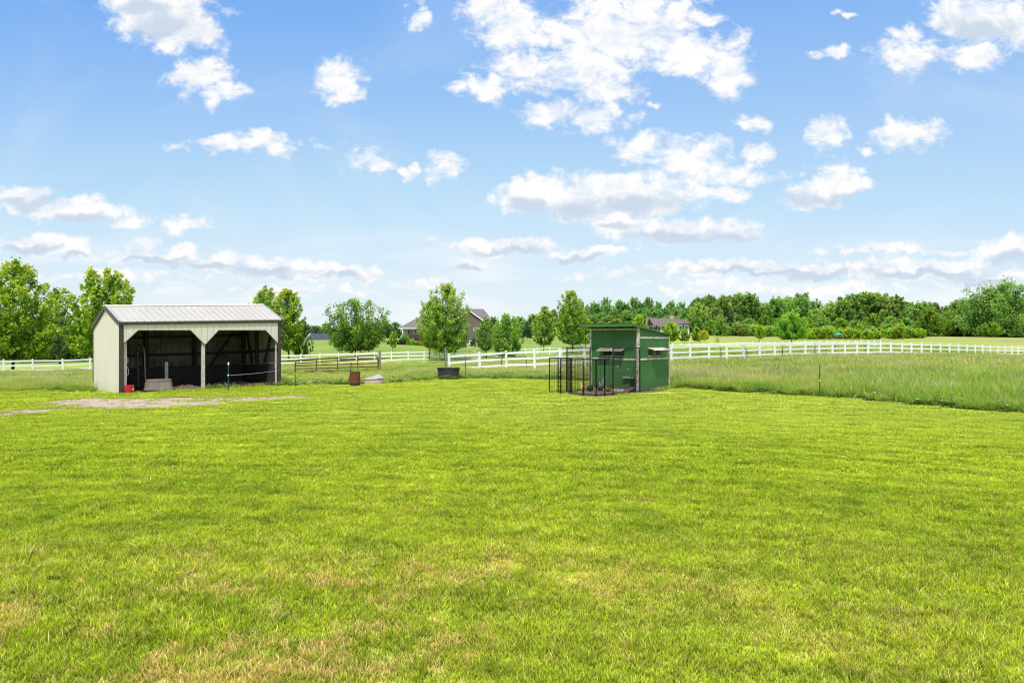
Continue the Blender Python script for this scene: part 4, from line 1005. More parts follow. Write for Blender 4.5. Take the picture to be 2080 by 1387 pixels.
# lettered board
c = S_(1.93, 1.25); brd = empty('lettered_board', c, SANG, 'narrow pale board with dark stencilled letters standing behind the overturned tub', 'board')
mb = SM(); mb.box((-.055, -.012, 0), (.055, .012, 1.02)); mb.build('board', 'palewood', brd)
for i, ch in enumerate('TAPOUS'):
    cu = bpy.data.curves.new('letter', 'FONT'); cu.body = ch; cu.size = .105; cu.extrude = .001; cu.align_x = 'CENTER'
    t = bpy.data.objects.new('tmp', cu); COL.objects.link(t); dg = bpy.context.evaluated_depsgraph_get()
    me = bpy.data.meshes.new_from_object(t.evaluated_get(dg)); bpy.data.objects.remove(t); me.name = 'letter'
    o = bpy.data.objects.new('letter', me); COL.objects.link(o); o.parent = brd; me.materials.clear(); me.materials.append(M['black'])
    o.rotation_euler = (rad(90), 0, 0); o.location = (0, -.0145, .93 - .093 * i)

# gate leaning inside the shed
def tube_gate(root, W, H, bars, verts, r, m, rc=.16, xf=None, nbar='bar', nup='upright'):
    xf = xf or (lambda p: p)
    arc = [(0, 0)] + [(0, H - rc)] + [(rc - rc * math.cos(t), H - rc + rc * math.sin(t)) for t in np.linspace(0, math.pi/2, 6)][1:] + [(W - rc, H)] + \
          [(W - rc + rc * math.sin(t), H - rc + rc * math.cos(t)) for t in np.linspace(0, math.pi/2, 6)][1:] + [(W, 0)]
    arc.append((0, 0))
    mb = MB(); mb.tube([xf(Vector((a, 0, b))) for a, b in arc], r, 8); mb.build('frame', m, root)
    for z in bars: mb = MB(); mb.tube([xf(Vector((.01, 0, z))), xf(Vector((W - .01, 0, z)))], r * .8, 6); mb.build(nbar, m, root)
    for x in verts: mb = MB(); mb.bar(xf(Vector((x, 0, .0))), xf(Vector((x, 0, H))), r * 1.7, r * 1.1); mb.build(nup, m, root)
c = S_(1.1, .9); g2 = empty('tube_gate', c, 0, 'rounded brown tube gate leaning inside the left wall of the shed', 'gate')
ga, gb = S_(.55, .55), S_(.95, 2.2)
gd = (S_(1.10, .9) - S_(1.264, 2.3)); gL = gd.length; gd.normalize(); g0 = S_(1.264, 2.3)
tube_gate(g2, gL, 1.62, [.16, .46, .80, 1.14, 1.40], [], .024, 'inrust', .45, lambda p: g0 + gd * p.x + Vector((-.02 * p.z, -.02 * p.z, .04 + p.z)))
# hank of rope hanging at the left post
c = S_(.28, .25, .9); mb = MB(); mb.tube([S_(.27 + .05 * math.cos(t), .16, .75 + .16 * math.sin(t)) for t in np.linspace(0, 6.28, 16)], .012, 6); mb.tube([S_(.27 + .04 * math.cos(t), .17, 1.15 + .10 * math.sin(t)) for t in np.linspace(0, 6.28, 12)], .016, 6)
props(mb.build('rope_coil', 'palewood'), 'frayed pale rope hanging on the left post inside the shed', 'rope')
# dry weeds at the shed sill
def weed_clump(name, c, n, h, spread, seed, label, m='tall', w_=.012):
    V, Q, A = blades(seed, n, spread, h * .5, h, w_ * .7, w_, .7, 3, head=.4)
    me = np_mesh(name, V, Q, M[m], A); o = bpy.data.objects.new(name, me); COL.objects.link(o); o.location = c
    return props(o, label, 'weeds', kind='stuff')
for i, (u, h) in enumerate(((3.05, .28), (3.45, .32), (3.9, .24), (4.6, .22), (5.1, .26), (5.75, .32))):
    weed_clump('weeds', S_(u, -.08, 0), 50, h, .45, 500 + i, 'uncut grass weeds growing along the sill of the right shed bay')
weed_clump('weeds', S_(6.15, .3, 0), 160, .5, .8, 520, 'tall weeds against the right corner of the shed')
weed_clump('weeds', S_(-.2, 3.0, 0), 120, .4, .7, 521, 'tall grass against the rear left corner of the shed')

# ------------------------------------------------------------------ electric fence posts
def tpost(px, base, top, label, lean=(0, 0), ins=None, cap=False, tz=None, m='tgreen', ledge=False):
    Y = F * CAMH / (base - HY); c = GP(px, Y); c.z = gz(c.x, c.y); H = (base - top) / F * Y
    root = empty('fence_post', c, rr_.uniform(-.3, .3), label, 'post', 'green steel fence posts')
    lx = lean[0] / F * Y; mb = SM()
    mb.bar((0, 0, -.2), (lx, 0, H), .034, .010, (0, 1, 0)); mb.bar((0, .014, -.2), (lx, .014, H), .008, .028, (0, 1, 0))
    for k in range(int(H / .06)):
        t = k * .06 / H; mb.box((lx * t - .007, -.011, k * .06), (lx * t + .007, -.005, k * .06 + .02))
    mb.build('stake', m, root)
    if cap: mb = SM(); mb.box((lx - .02, -.012, H - .09), (lx + .02, .02, H + .004)); mb.build('cap', 'white', root)
    for (py, mm) in (ins or []):
        z = (base - py) / F * Y; t = z / H; mb = SM(); mb.lathe((lx * t, -.022, z - .025), [(.014, 0), (.026, .008), (.018, .022), (.026, .036), (.012, .05)], 10); mb.build('insulator', mm, root)
    return root, c
tpost(464, 795, 736, 'green steel post with a white cap in front of the right shed bay', cap=True, ins=[(762, 'white')])
tpost(599.5, 787, 738, 'dark steel post with an orange insulator at the left end of the rusty gate', ins=[(759, 'orange')], m='tgreen')
tpost(707.5, 781.5, 736, 'leaning green steel post behind the rusty barrel', lean=(6.5, 0))
tpost(946.5, 767.5, 722.5, 'green steel post with an orange clip right of the black tank', lean=(-1.8, 0), ins=[(723.5, 'orange'), (743, 'black')])
tpost(1665, 806.5, 741, 'dark steel post with a yellow insulator at the edge of the right pasture', ins=[(773, 'yellow')])
w0 = P(466, 762, F * CAMH / (795 - HY)); w1 = S_(SL - .05, -.02, .62)
mb = MB(); mb.tube([w0.lerp(w1, t) - Vector((0, 0, .03 * math.sin(math.pi * t))) for t in np.linspace(0, 1, 10)], .004, 5)
props(mb.build('fence_wire', 'white'), 'thin white electric wire from the capped green post to the shed corner', 'wire')

# ------------------------------------------------------------------ rusty gate and wooden posts
Yl, Yr = 43.0, 46.0
ga = P(599.5, 761, Yl); gb = P(767.5, 760.5, Yr); Wg = (gb - ga).length; gx = (gb - ga).normalized()
Hl = P(0, 731.5, Yl).z - ga.z; Hr = P(0, 721.5, Yr).z - gb.z
gate = empty('field_gate', (ga.x, ga.y, gz(ga.x, ga.y)), 0, 'long rusty tube field gate standing in the grass between shed and wooden post', 'gate')
def gxf(p):
    t = p.x / Wg; return ga + gx * p.x + Vector((0, 0, p.z * (Hl * (1-t) + Hr * t)))
arc = [(0, 0), (0, .8), (.05, .92), (.14, .985), (.28, 1)] + [(Wg - .28, 1), (Wg - .14, .985), (Wg - .05, .92), (Wg, .8), (Wg, 0), (0, 0)]
mb = MB(); mb.tube([gxf(Vector((a, 0, b))) for a, b in arc], .042, 8); mb.build('frame', 'rust', gate)
for z in (.205, .41, .60, .79): mb = MB(); mb.tube([gxf(Vector((.01, 0, z))), gxf(Vector((Wg - .01, 0, z)))], .036, 6); mb.build('bar', 'rust', gate)
for x in (.245, .498, .745): mb = MB(); mb.bar(gxf(Vector((x * Wg, 0, 0))), gxf(Vector((x * Wg, 0, 1))), .055, .03, (0, 1, 0)); mb.build('upright', 'rust', gate)
def wpost(px, top, Y, r, label, seed, lean=0):
    c = GP(px, Y); H = P(px, top, Y).z - c.z; rg = random.Random(seed); mb = SM(); n = 14
    pr = [(r * (1.08 - .08 * k / 9) * (1 + rg.uniform(-.03, .03)), -.3 + (H + .3) * k / 9) for k in range(10)]
    mb.lathe((0, 0, 0), pr, n); mb.warp(lambda v: (v.x * (1 + .05 * math.sin(v.z * 3)) + lean * v.z, v.y, v.z + (.02 * math.sin(v.x * 60) if v.z > H - .01 else 0)))
    o = mb.build('wooden_post', 'greywood', None, smooth=True); o.location = c; return props(o, label, 'post')
wpost(771, 712.5, 46.2, .085, 'weathered grey wooden post at the right end of the rusty gate', 1)
wpost(905, 707, 43.3, .062, 'slim grey wooden post behind the black stock tank', 2)

# ------------------------------------------------------------------ barrel, feeder, tank
Yb = F * CAMH / (785 - HY); c = GP(721.5, Yb); brl = empty('rusty_barrel', c, 0, 'rusty open topped steel barrel with holes near its base', 'barrel')
mb = SM(); R0 = .198
prof = [(R0, 0), (R0 + .006, .008)]
for z in np.linspace(.02, .57, 24):
    k = sum(math.exp(-((z - a) / .012) ** 2) for a in (.19, .39)) * .012; prof.append((R0 + k, z))
prof += [(R0 + .008, .58), (R0 + .008, .592), (R0 - .006, .592), (R0 - .008, .05)]
mb.lathe((0, 0, 0), prof, 32, cap=False); mb.lathe((0, 0, .05), [(.002, 0), (R0 - .008, .001)], 32, cap=False); mb.build('drum', 'rustbarrel', brl, smooth=True)
for k in range(5):
    t = -2.3 + k * .37; mb = SM(); p0 = Vector(((R0 + .002) * math.cos(t), (R0 + .002) * math.sin(t), .10 + .02 * (k % 2))); d = Vector((-math.sin(t), math.cos(t), 0))
    mb.bar(p0 - d * .045, p0 + d * .045, .008, .03); mb.build('vent_hole', 'black', brl)

Yf = F * CAMH / (780 - HY); c = GP(759, Yf); fd = empty('feeder', c, 0, 'low tan round base feeder under a pointed grey lid', 'feeder')
u = Yf / F
def hexr(a, z, n=12, ph=.2, ay=.8): return [Vector((a * math.cos(ph + 2 * math.pi * k / n), ay * a * math.sin(ph + 2 * math.pi * k / n), z)) for k in range(n)]
mb = SM(); loft(mb, [hexr(19 * u, 0), hexr(19.8 * u, 5 * u), hexr(19.2 * u, 10.5 * u)], True, False); mb.build('base', 'tan', fd, smooth=False)
ap = Vector((11 * u, 0, 20.5 * u)); rg = hexr(21.5 * u, 10.3 * u); rg = [Vector((p.x, p.y, p.z + (.045 if p.x > 0 else 0) * p.x / (20 * u))) for p in rg]
mb = SM(); mb.add(rg + [ap], [(k, (k+1) % 12, 12) for k in range(12)] + [tuple(range(12))[::-1]]); mb.build('lid', 'lead', fd, smooth=False)

Yt = F * CAMH / (771 - HY); c = GP(911, Yt + .35); tk = empty('stock_tank', c, .04, 'large black oval rubber stock tank on the lawn edge', 'tank')
u = Yt / F; mb = SM(); A = 24 * u; Hh = 23.5 * u
def ov(a, z, k=.62): return [Vector((a * math.copysign(abs(math.cos(t)) ** .75, math.cos(t)), a * k * math.copysign(abs(math.sin(t)) ** .85, math.sin(t)), z)) for t in np.linspace(0, 2 * math.pi, 41)[:-1]]
rings = [ov(A * .84, 0), ov(A * .855, .03)]
for z, a in ((.17, .885), (.175, .90), (.20, .90), (.205, .89), (.34, .915), (.345, .93), (.37, .93), (.375, .92), (.47, .945)): rings.append(ov(A * a, z * Hh / .54))
rings += [ov(A * 1.0, Hh * .93), ov(A * 1.01, Hh), ov(A * .97, Hh), ov(A * .93, Hh * .93), ov(A * .86, Hh * .5)]
loft(mb, rings, True, False).build('shell', 'rubber', tk)
m_, nt_, out_ = mat('still_water'); n_ = N(nt_); n_.link(n_.bsdf((.015, .022, .018), .05, .6), out_.inputs[0]); M['water'] = m_
mb = SM(); mb.add(ov(A * .88, Hh * .62), [tuple(range(40))]); mb.build('water', 'water', tk)
mb = SM(); mb.lathe((A * .80, -A * .50, .07), [(.02, 0), (.03, .01), (.03, .03), (.015, .04)], 10); mb.build('drain_plug', 'black', tk)

# ------------------------------------------------------------------ coop
CANG = math.atan2(COOP_X.y, COOP_X.x)
coop = empty('chicken_coop', COOP_C, CANG, 'dark green wooden chicken coop with peeling white trim and sloping roof', 'coop')
K_ = lambda x, y, z=0: Vector(COOP_C) + COOP_X * x + COOP_Y * y + Vector((0, 0, z))
def rz_(y): return 2.315 - .118 * y          # underside of the roof
def lx_of(px):   # local x on the left face (y=0) at a pixel column
    r = (px - CX) / F; return (r * COOP_C.y - COOP_C.x) / (COOP_X.x - r * COOP_X.y)
def ly_of(px):
    r = (px - CX) / F; return (r * COOP_C.y - COOP_C.x) / (COOP_Y.x - r * COOP_Y.y)
def zl(px, py): x = lx_of(px); Y = COOP_C.y + COOP_X.y * x; return CAMH - (py - HY) / F * Y
def zr(px, py): y = ly_of(px); Y = COOP_C.y + COOP_Y.y * y; return CAMH - (py - HY) / F * Y
def panel(mb, fixed, axis, a0, a1, b0, b1, t):  # simple rectangular slab with thickness t
    if axis == 'x': mb.box((a0, fixed, b0), (a1, fixed + t, b1))
    else: mb.box((fixed - t, a0, b0), (fixed, a1, b1))
# left face with openings cut out
W1 = (lx_of(1225.4), lx_of(1243.8)); W2 = (lx_of(1250), lx_of(1267)); wz = (zl(1245, 722.3), zl(1245, 713.5))
D1 = (lx_of(1280), lx_of(1290.6)); dz = (zl(1285, 786), zl(1285, 769))
mb = SM(); T = .02
xsb = [-CW, W1[0], W1[1], W2[0], W2[1], D1[0], D1[1], 0]
for i in range(7):
    a, b = xsb[i], xsb[i+1]
    if i in (1, 3): panel(mb, 0, 'x', a, b, 0, wz[0], T); panel(mb, 0, 'x', a, b, wz[1], rz_(0), T)
    elif i == 5: panel(mb, 0, 'x', a, b, 0, dz[0], T); panel(mb, 0, 'x', a, b, dz[1], rz_(0), T)
    else: panel(mb, 0, 'x', a, b, 0, rz_(0), T)
mb.build('front_wall', 'coop', coop)
V1 = (ly_of(1316.5), ly_of(1327)); V2 = (ly_of(1332.5), ly_of(1341.5)); vz = (zr(1330, 722), zr(1330, 712.5))
mb = SM(); ysb = [T, V1[0], V1[1], V2[0], V2[1], CD]
for i in range(5):
    a, b = ysb[i], ysb[i+1]
    def seg(z0, z1a, z1b): mb.prism([(0, a, z0), (0, b, z0), (0, b, z1b), (0, a, z1a)], (-T, 0, 0))
    if i in (1, 3): seg(0, vz[0], vz[0]); seg(vz[1], rz_(a), rz_(b))
    else: seg(0, rz_(a), rz_(b))
mb.build('side_wall', 'coop', coop)
mb = SM(); mb.box((-CW, CD - T, 0), (-T, CD, rz_(CD))); mb.prism([(-CW, T, 0), (-CW, CD - T, 0), (-CW, CD - T, rz_(CD)), (-CW, T, rz_(0))], (T, 0, 0)); mb.build('rear_wall', 'coop', coop)
mb = SM(); mb.box((-CW + .03, .03, .18), (-.03, CD - .03, .22)); mb.build('floor', 'timber', coop)
# roof
mb = SM(); y0, y1, x0, x1 = -.50, CD + .05, -CW - .09, .05
mb.prism([(x0, y0, rz_(y0) + .002), (x0, y1, rz_(y1) + .002), (x0, y1, rz_(y1) + .04), (x0, y0, rz_(y0) + .04)], (x1 - x0, 0, 0)); mb.build('roof', 'coproof', coop)
mb = SM(); mb.box((x0, y0 - .022, rz_(y0) - .045), (x1, y0 - .001, rz_(y0) + .055)); fo = mb.build('fascia', 'coop', coop)
mb = SM(); mb.prism([(x1 + .001, y0, rz_(y0) - .04), (x1 + .001, y1, rz_(y1) + .005), (x1 + .001, y1, rz_(y1) + .038), (x1 + .001, y0, rz_(y0) + .045)], (.02, 0, 0)); mb.build('barge_board', 'coop', coop)
mb = SM(); r_ = random.Random(6)
xx_ = x0
while xx_ < x1 - .1:
    ln = r_.uniform(.12, .3); mb.box((xx_, y0 - .03, rz_(y0) + .056), (min(xx_ + ln, x1), y0 + .25, rz_(y0) + .066 + r_.uniform(0, .008))); xx_ += ln + .004
mb.warp(lambda v: (v.x, v.y, v.z - .118 * (v.y - y0))).build('shingle_edge', 'coproof', coop)
mb = SM(); mb.box((-CW, -.48, rz_(-.48) - .06), (0, -.44, rz_(-.48) - .002)); 
for x in (-1.9, -1.3, -.7, -.1): mb.prism([(x, -.44, rz_(-.44) - .05), (x, 0, rz_(0) - .05), (x, 0, rz_(0) - .002), (x, -.44, rz_(-.44) - .002)], (.04, 0, 0))
mb.build('rafter', 'timber', coop)
# trims
def trim(a, b, nm='trim', m='trim'): mb = SM(); mb.box(a, b); return mb.build(nm, m, coop, bevel=.003)
zm = 1.165
trim((-CW - .018, -.018, 0), (-CW + .045, -.001, rz_(0) - .06)); trim((-CW + .045, -.016, rz_(0) - .10), (-.065, -.001, rz_(0) - .045))
trim((-CW + .045, -.016, zm - .032), (-.065, -.001, zm + .032)); trim((-.065, -.020, 0), (-.0, -.001, rz_(0) - .005), 'corner_board'); trim((.001, -.020, 0), (.018, .06, rz_(0) - .005), 'corner_board')
trim((.001, .06, zm - .032), (.016, CD - .05, zm + .032)); trim((.001, .06, 1.90), (.016, CD - .05, 1.965)); trim((.001, CD - .05, 0), (.018, CD + .01, rz_(CD) - .005))
trim((-CW + .045, -.017, .0), (-.40, -.001, .09), 'skirting_board')
# windows
def win(mbx, nm): return mbx.build(nm, 'timber', coop)
for (a, b) in (W1, W2):
    mb = SM(); mb.box((a, .012, wz[0]), (b, .017, wz[1])); w_ = mb.build('window', 'black', coop)
    mb = SM(); mb.box((a - .01, -.03, wz[0] - .02), (b + .01, 0, wz[0])); mb.build('sill', 'trim', w_)
    for k in range(3): mb = SM(); q = a + (b - a) * (k + .5) / 3; mb.box((q - .006, -.004, wz[0]), (q + .006, .006, wz[1])); mb.build('window_bar', 'timber', w_)
for (a, b) in (V1, V2):
    mb = SM(); mb.box((-.017, a, vz[0]), (-.012, b, vz[1])); w_ = mb.build('window', 'black', coop)
    mb = SM(); mb.box((0, a - .01, vz[0] - .02), (.03, b + .01, vz[0])); mb.build('sill', 'trim', w_)
    mb = SM(); q = (a + b) / 2; mb.box((-.006, q - .03, vz[0]), (.004, q + .03, vz[1])); mb.build('window_bar', 'redwood', w_)
for (a, b) in ((W1[0] - .10, W1[1] + .03), (W2[0] - .04, W2[1] + .07)):
    z1 = wz[1] + .10; mb = SM(); mb.prism([(a, -.002, z1), (a, -.30, z1 - .10), (a, -.31, z1 - .085), (a, -.002, z1 + .018)], (b - a, 0, 0)); f_ = mb.build('window_flap', 'greywood', coop)
    mb = SM()
    for p_, q_ in (((a, -.004, z1 + .022), (b, -.004, z1 + .022)), ((a, -.30, z1 - .078), (b, -.30, z1 - .078)), ((a + .02, -.01, z1 + .024), (a + .02, -.30, z1 - .074)), ((b - .02, -.01, z1 + .024), (b - .02, -.30, z1 - .074))): mb.bar(p_, q_, .03, .012)
    mb.build('flap_frame', 'palewood', f_)
a, b = V1[0] - .02, V2[1] + .28; z1 = vz[1] + .10
for p_, q_ in ((a, (a + b) / 2 - .01), ((a + b) / 2 + .02, b)):
    mb = SM(); mb.prism([(.002, p_, z1), (.30, p_, z1 - .085), (.31, p_, z1 - .07), (.002, p_, z1 + .02)], (0, q_ - p_, 0)); mb.build('window_flap', 'trim', coop)
# pop door with its little board roof and ramp
mb = SM(); mb.box((D1[0], .012, dz[0]), (D1[1], .017, dz[1])); mb.build('pop_door', 'black', coop)
mb = SM(); mb.prism([(D1[0] - .26, -.002, dz[1] + .04), (D1[0] - .26, -.14, dz[1] + .005), (D1[0] - .26, -.14, dz[1] + .025), (D1[0] - .26, -.002, dz[1] + .06)], (D1[1] - D1[0] + .22, 0, 0)); mb.build('door_flap', 'greywood', coop)
mb = SM(); a = Vector(((D1[0] + D1[1]) / 2, -.02, dz[0] - .005)); 
pbase = gpx(1263, 801); pb = Vector((pbase[0], pbase[1], .02)) - Vector(COOP_C); b = Vector((pb.dot(COOP_X), pb.dot(COOP_Y), .02))
mb.bar(a, b, .20, .022); rmp = mb.build('ramp', 'redwood', coop)
M['rampwood'] = plain('worn_ramp_wood', (.25, .15, .10), .8, var=.5, dirt=(.10, .06, .04)); rmp.data.materials[0] = M['rampwood']
mb = SM(); d = (b - a); sd = Vector((-d.y, d.x, 0)).normalized()
for k in range(8): q = a + d * (k + .5) / 8 + Vector((0, 0, .02)); mb.bar(q - sd * .09, q + sd * .09, .02, .014)
mb.build('cleat', 'rampwood', rmp)
for px, py, w_, h_ in ((1254.5, 743.5, .03, .09), (1275.5, 749.5, .10, .035), (1275, 781, .08, .03), (1235, 701, .03, .03)):
    x, z = lx_of(px), zl(px, py); mb = SM(); mb.prism([(x - w_/2, -.003, z), (x - w_*.1, -.003, z - h_/2), (x + w_/2, -.003, z - h_*.2), (x + w_*.2, -.003, z + h_/2)], (0, .0015, 0)); mb.build('paint_chip', 'chip', coop)
# weeds at the coop base
for i, (y, n, h) in enumerate(((.9, 60, .16), (1.5, 90, .22), (2.2, 60, .28), (2.7, 140, .45))):
    weed_clump('weeds', K_(.14, y, 0), n, h, .4, 540 + i, 'short weeds growing against the right side wall of the coop')
xx = rng.uniform(.05, .22, 60); yy = rng.uniform(1.0, 2.0, 60); q3 = [K_(a, b, rng.uniform(.02, .13)) for a, b in zip(xx, yy)]
m_, nt_, out_ = mat('white_petals'); n_ = N(nt_); n_.link(n_.bsdf((.75, .76, .70), .6, .2), out_.inputs[0])
V_, Q_, A_ = rosette(77); pet = np_mesh('white_flower', V_ * .28, Q_, m_, A_)
scatter('white_flowers', np.array([tuple(q) for q in q3]), rng.uniform(.6, 1.1, 60), [pet], 21, label='tiny white flowers at the foot of the coop side wall', cat='flowers')

# ------------------------------------------------------------------ wire run
run = empty('wire_run', (*gpx(1205, 800), 0), 0, 'black metal wire panel run fenced in front of the green coop', 'pen')
def G3(px, Y): return Vector(((px - CX) / F * Y, Y, 0))
def wpanel(a, b, H, label=None, gate=False):
    d = (b - a); L = d.length; d.normalize(); up = Vector((0, 0, 1)); mb = MB(); r_ = .013
    for q in (a, b): mb.bar(q + up * .0, q + up * (H + .01), .038, .034, (0, 1, 0))
    for z in (.05, H): mb.bar(a + up * z, b + up * z, .026, .030)
    o = mb.build('panel', 'black', run)
    mb = MB(); k = max(3, int(L / .055))
    for i in range(1, k): q = a + d * L * i / k; mb.bar(q + up * .05, q + up * H, .0085, .0085, (0, 1, 0))
    nz = int(H / .16)
    for j in range(1, nz): mb.bar(a + up * (.05 + (H - .05) * j / nz), b + up * (.05 + (H - .05) * j / nz), .0060, .0060)
    mb.build('wire_mesh', 'black', o)
    if gate: mb = MB(); q = b - d * .03 + up * .62 * H; mb.bar(q, q - Vector((0, .05, 0)), .02, .05); mb.build('latch', 'black', o)
HT, LO = 1.58, 1.23
wpanel(G3(1245.4, 22.9), G3(1299.5, 24.15), HT); wpanel(G3(1151.5, 24.0), G3(1198.8, 25.35), HT)
ch = [(1151.5, 23.95), (1160, 23.3), (1184.6, 22.8), (1210.8, 22.45), (1228.5, 22.6), (1245, 22.88)]
for i in range(len(ch) - 1): wpanel(G3(*ch[i]), G3(*ch[i+1]), LO, gate=(i == 2))
ch = [(1151, 24.05), (1139, 23.6), (1133.5, 23.9), (1116, 23.85)]
for i in range(len(ch) - 1): wpanel(G3(*ch[i]), G3(*ch[i+1]), LO)

# ------------------------------------------------------------------ hens
def hen(px, Y, rz, s_, label, body, neck, tail, name='hen', tail_up=.10):
    c = G3(px, Y); c.z = .008; root = empty(name, c, rz, label, name if name == 'rooster' else 'hen'); root.scale = (s_, s_, s_)
    # +x is forward. body lofted from tail to head as one skin
    cs = [(-.20, 0, .29 + tail_up, .006, .010), (-.17, 0, .27 + tail_up * .8, .018, .04), (-.13, 0, .245 + tail_up * .4, .040, .060), (-.07, 0, .215, .072, .080), (0, 0, .20, .088, .095), (.06, 0, .205, .080, .090),
          (.10, 0, .235, .060, .070), (.125, 0, .28, .043, .048), (.135, 0, .33, .033, .034), (.142, 0, .365, .028, .028), (.155, 0, .385, .027, .025), (.175, 0, .388, .018, .016), (.187, 0, .385, .006, .006)]
    mb = SM(); rings = []
    for i, (x, y, z, a, b) in enumerate(cs):
        p0 = Vector(cs[max(i-1, 0)][:3]); p1 = Vector(cs[min(i+1, len(cs)-1)][:3]); d = (p1 - p0).normalized(); u = Vector((-d.z, 0, d.x))
        rings.append([Vector((x, 0, z)) + Vector((0, 1, 0)) * a * math.cos(t) + u * b * math.sin(t) for t in np.linspace(0, 2*math.pi, 17)[:-1]])
    loft(mb, rings)
    for sy_ in (-1, 1):
        mb.tube([(.01, sy_ * .045, .16), (.015, sy_ * .045, .11), (.0, sy_ * .045, .06), (.005, sy_ * .045, .012)], [.030, .018, .008, .008], 8)
        for an in (-.45, 0, .45, math.pi): mb.tube([(.005, sy_ * .045, .010), (.005 + .05 * math.cos(an), sy_ * .045 + .05 * math.sin(an), .004)], [.006, .003], 5)
    bo = mb.build('body', body, root, smooth=True)
    mb = SM()
    loft(mb, [[Vector((x, 0, z)) + Vector((0, 1, 0)) * a * math.cos(t) + Vector((0, 0, 1)) * b * math.sin(t) for t in np.linspace(0, 2*math.pi, 13)[:-1]] for x, z, a, b in ((.118, .245, .060, .050), (.130, .29, .047, .040), (.138, .335, .036, .030), (.146, .372, .031, .022))])
    mb.build('neck_feathers', neck, root)
    for sy_ in (-1, 1):
        mb = SM(); loft(mb, [[Vector((x, sy_ * (.078 - abs(x) * .15), z)) + Vector((0, 1, 0)) * .014 * math.cos(t) + Vector((0, 0, 1)) * b * math.sin(t) for t in np.linspace(0, 2*math.pi, 11)[:-1]] for x, z, b in ((-.14, .225, .008), (-.09, .22, .035), (-.02, .215, .052), (.04, .225, .045), (.065, .235, .015))]); mb.build('wing', body, root)
    mb = SM()
    for k in range(7):
        a = rad(35 + 11 * k); L = .13 + .02 * math.sin(k)
        p0 = Vector((-.13, (k - 3) * .006, .25 + tail_up * .4)); q = p0 + Vector((-math.cos(a) * L, (k - 3) * .012, math.sin(a) * L)); e_ = q + Vector((-.04, 0, -.02))
        mb.tube([p0, p0.lerp(q, .5), q, e_], [.008, .016, .014, .003], 6)
    mb.build('tail', tail, root)
    mb = SM(); mb.lathe((0, 0, 0), [(.010, 0), (.006, .012), (.001, .024)], 8); mb.warp(lambda v: (.182 + v.z, v.y, .383 + v.x)); mb.build('beak', 'yellow', root)
    mb = SM()
    for k in range(5): x = .135 + k * .012; mb.prism([(x - .008, -.003, .400), (x + .008, -.003, .400), (x - .001, -.003, .418 + (.010 if k in (1, 2, 3) else 0))], (0, .006, 0))
    mb.build('comb', 'red', root)
    mb = SM(); mb.lathe((.176, 0, .350), [(.002, 0), (.008, .006), (.007, .018), (.002, .026)], 8); mb.build('wattle', 'red', root)
M['barred'] = plain('barred_grey_feathers', (.11, .12, .12), .8, var=.9, dirt=(.45, .45, .42), dirt_amt=.75, sc=10)
M['whitefeather'] = plain('white_feathers', (.70, .68, .62), .8, var=.3, sc=8)
M['buff'] = plain('buff_feathers', (.62, .42, .22), .8, var=.3, sc=8); M['chestnut'] = plain('chestnut_feathers', (.30, .10, .045), .8, var=.5, dirt=(.5, .3, .15), sc=8)
hen(1220, 23.0, rad(-125), 1.36, 'grey and white speckled rooster standing behind the front panels of the run', 'barred', 'whitefeather', 'barred', 'rooster', .12)
hen(1184, 23.3, rad(-75), .92, 'buff coloured hen at the left of the run', 'buff', 'whitefeather', 'buff')
hen(1236, 23.4, rad(170), .72, 'small chestnut hen right of the rooster', 'chestnut', 'buff', 'black')
mb = MB(); mb.lathe((*gpx(1199, 794.5), .005), [(.06, 0), (.10, .03), (.11, .09), (.105, .16), (.07, .20), (.02, .21)], 14); props(mb.build('waterer', 'black', None, smooth=True), 'small dark pot beside the left corner of the coop', 'pot')

# ------------------------------------------------------------------ houses
def hbox(a, b): mb = MB(); mb.box(a, b); return mb
Yh = 200.0; u = Yh / F
X = lambda px, Y=Yh: (px - CX) / F * Y
Z = lambda py, Y=Yh: CAMH - (py - HY) / F * Y
hs = empty('house', (X(930), Yh, Z(704)), 0, 'large brown lap sided house with white gable trim behind the centre maples', 'house')
mb = MB(); mb.prism([(X(925), Yh, Z(708)), (X(980.5), Yh, Z(708)), (X(980.5), Yh, Z(650.5)), (X(953), Yh, Z(633)), (X(925), Yh, Z(651))], (0, 7, 0)); mb.build('wall', 'lapbrown', hs)
mb = MB(); mb.box((X(862), Yh + 3, Z(708)), (X(993), Yh + 11, Z(651))); mb.build('wall', 'lapbrown', hs)
# hip roof
zr0, zr1 = Z(650), Z(626.5); x0, x1 = X(858), X(999); y0, y1 = Yh + 2.2, Yh + 13.5; ym = (y0 + y1) / 2
mb = MB(); mb.add([(x0, y0, zr0), (x1, y0, zr0), (x1, y1, zr0), (x0, y1, zr0), (X(884), ym, zr1 + .2), (X(980), ym, zr1 + .2)], [(0, 1, 5, 4), (1, 2, 5), (2, 3, 4, 5), (3, 0, 4), (0, 3, 2, 1)])
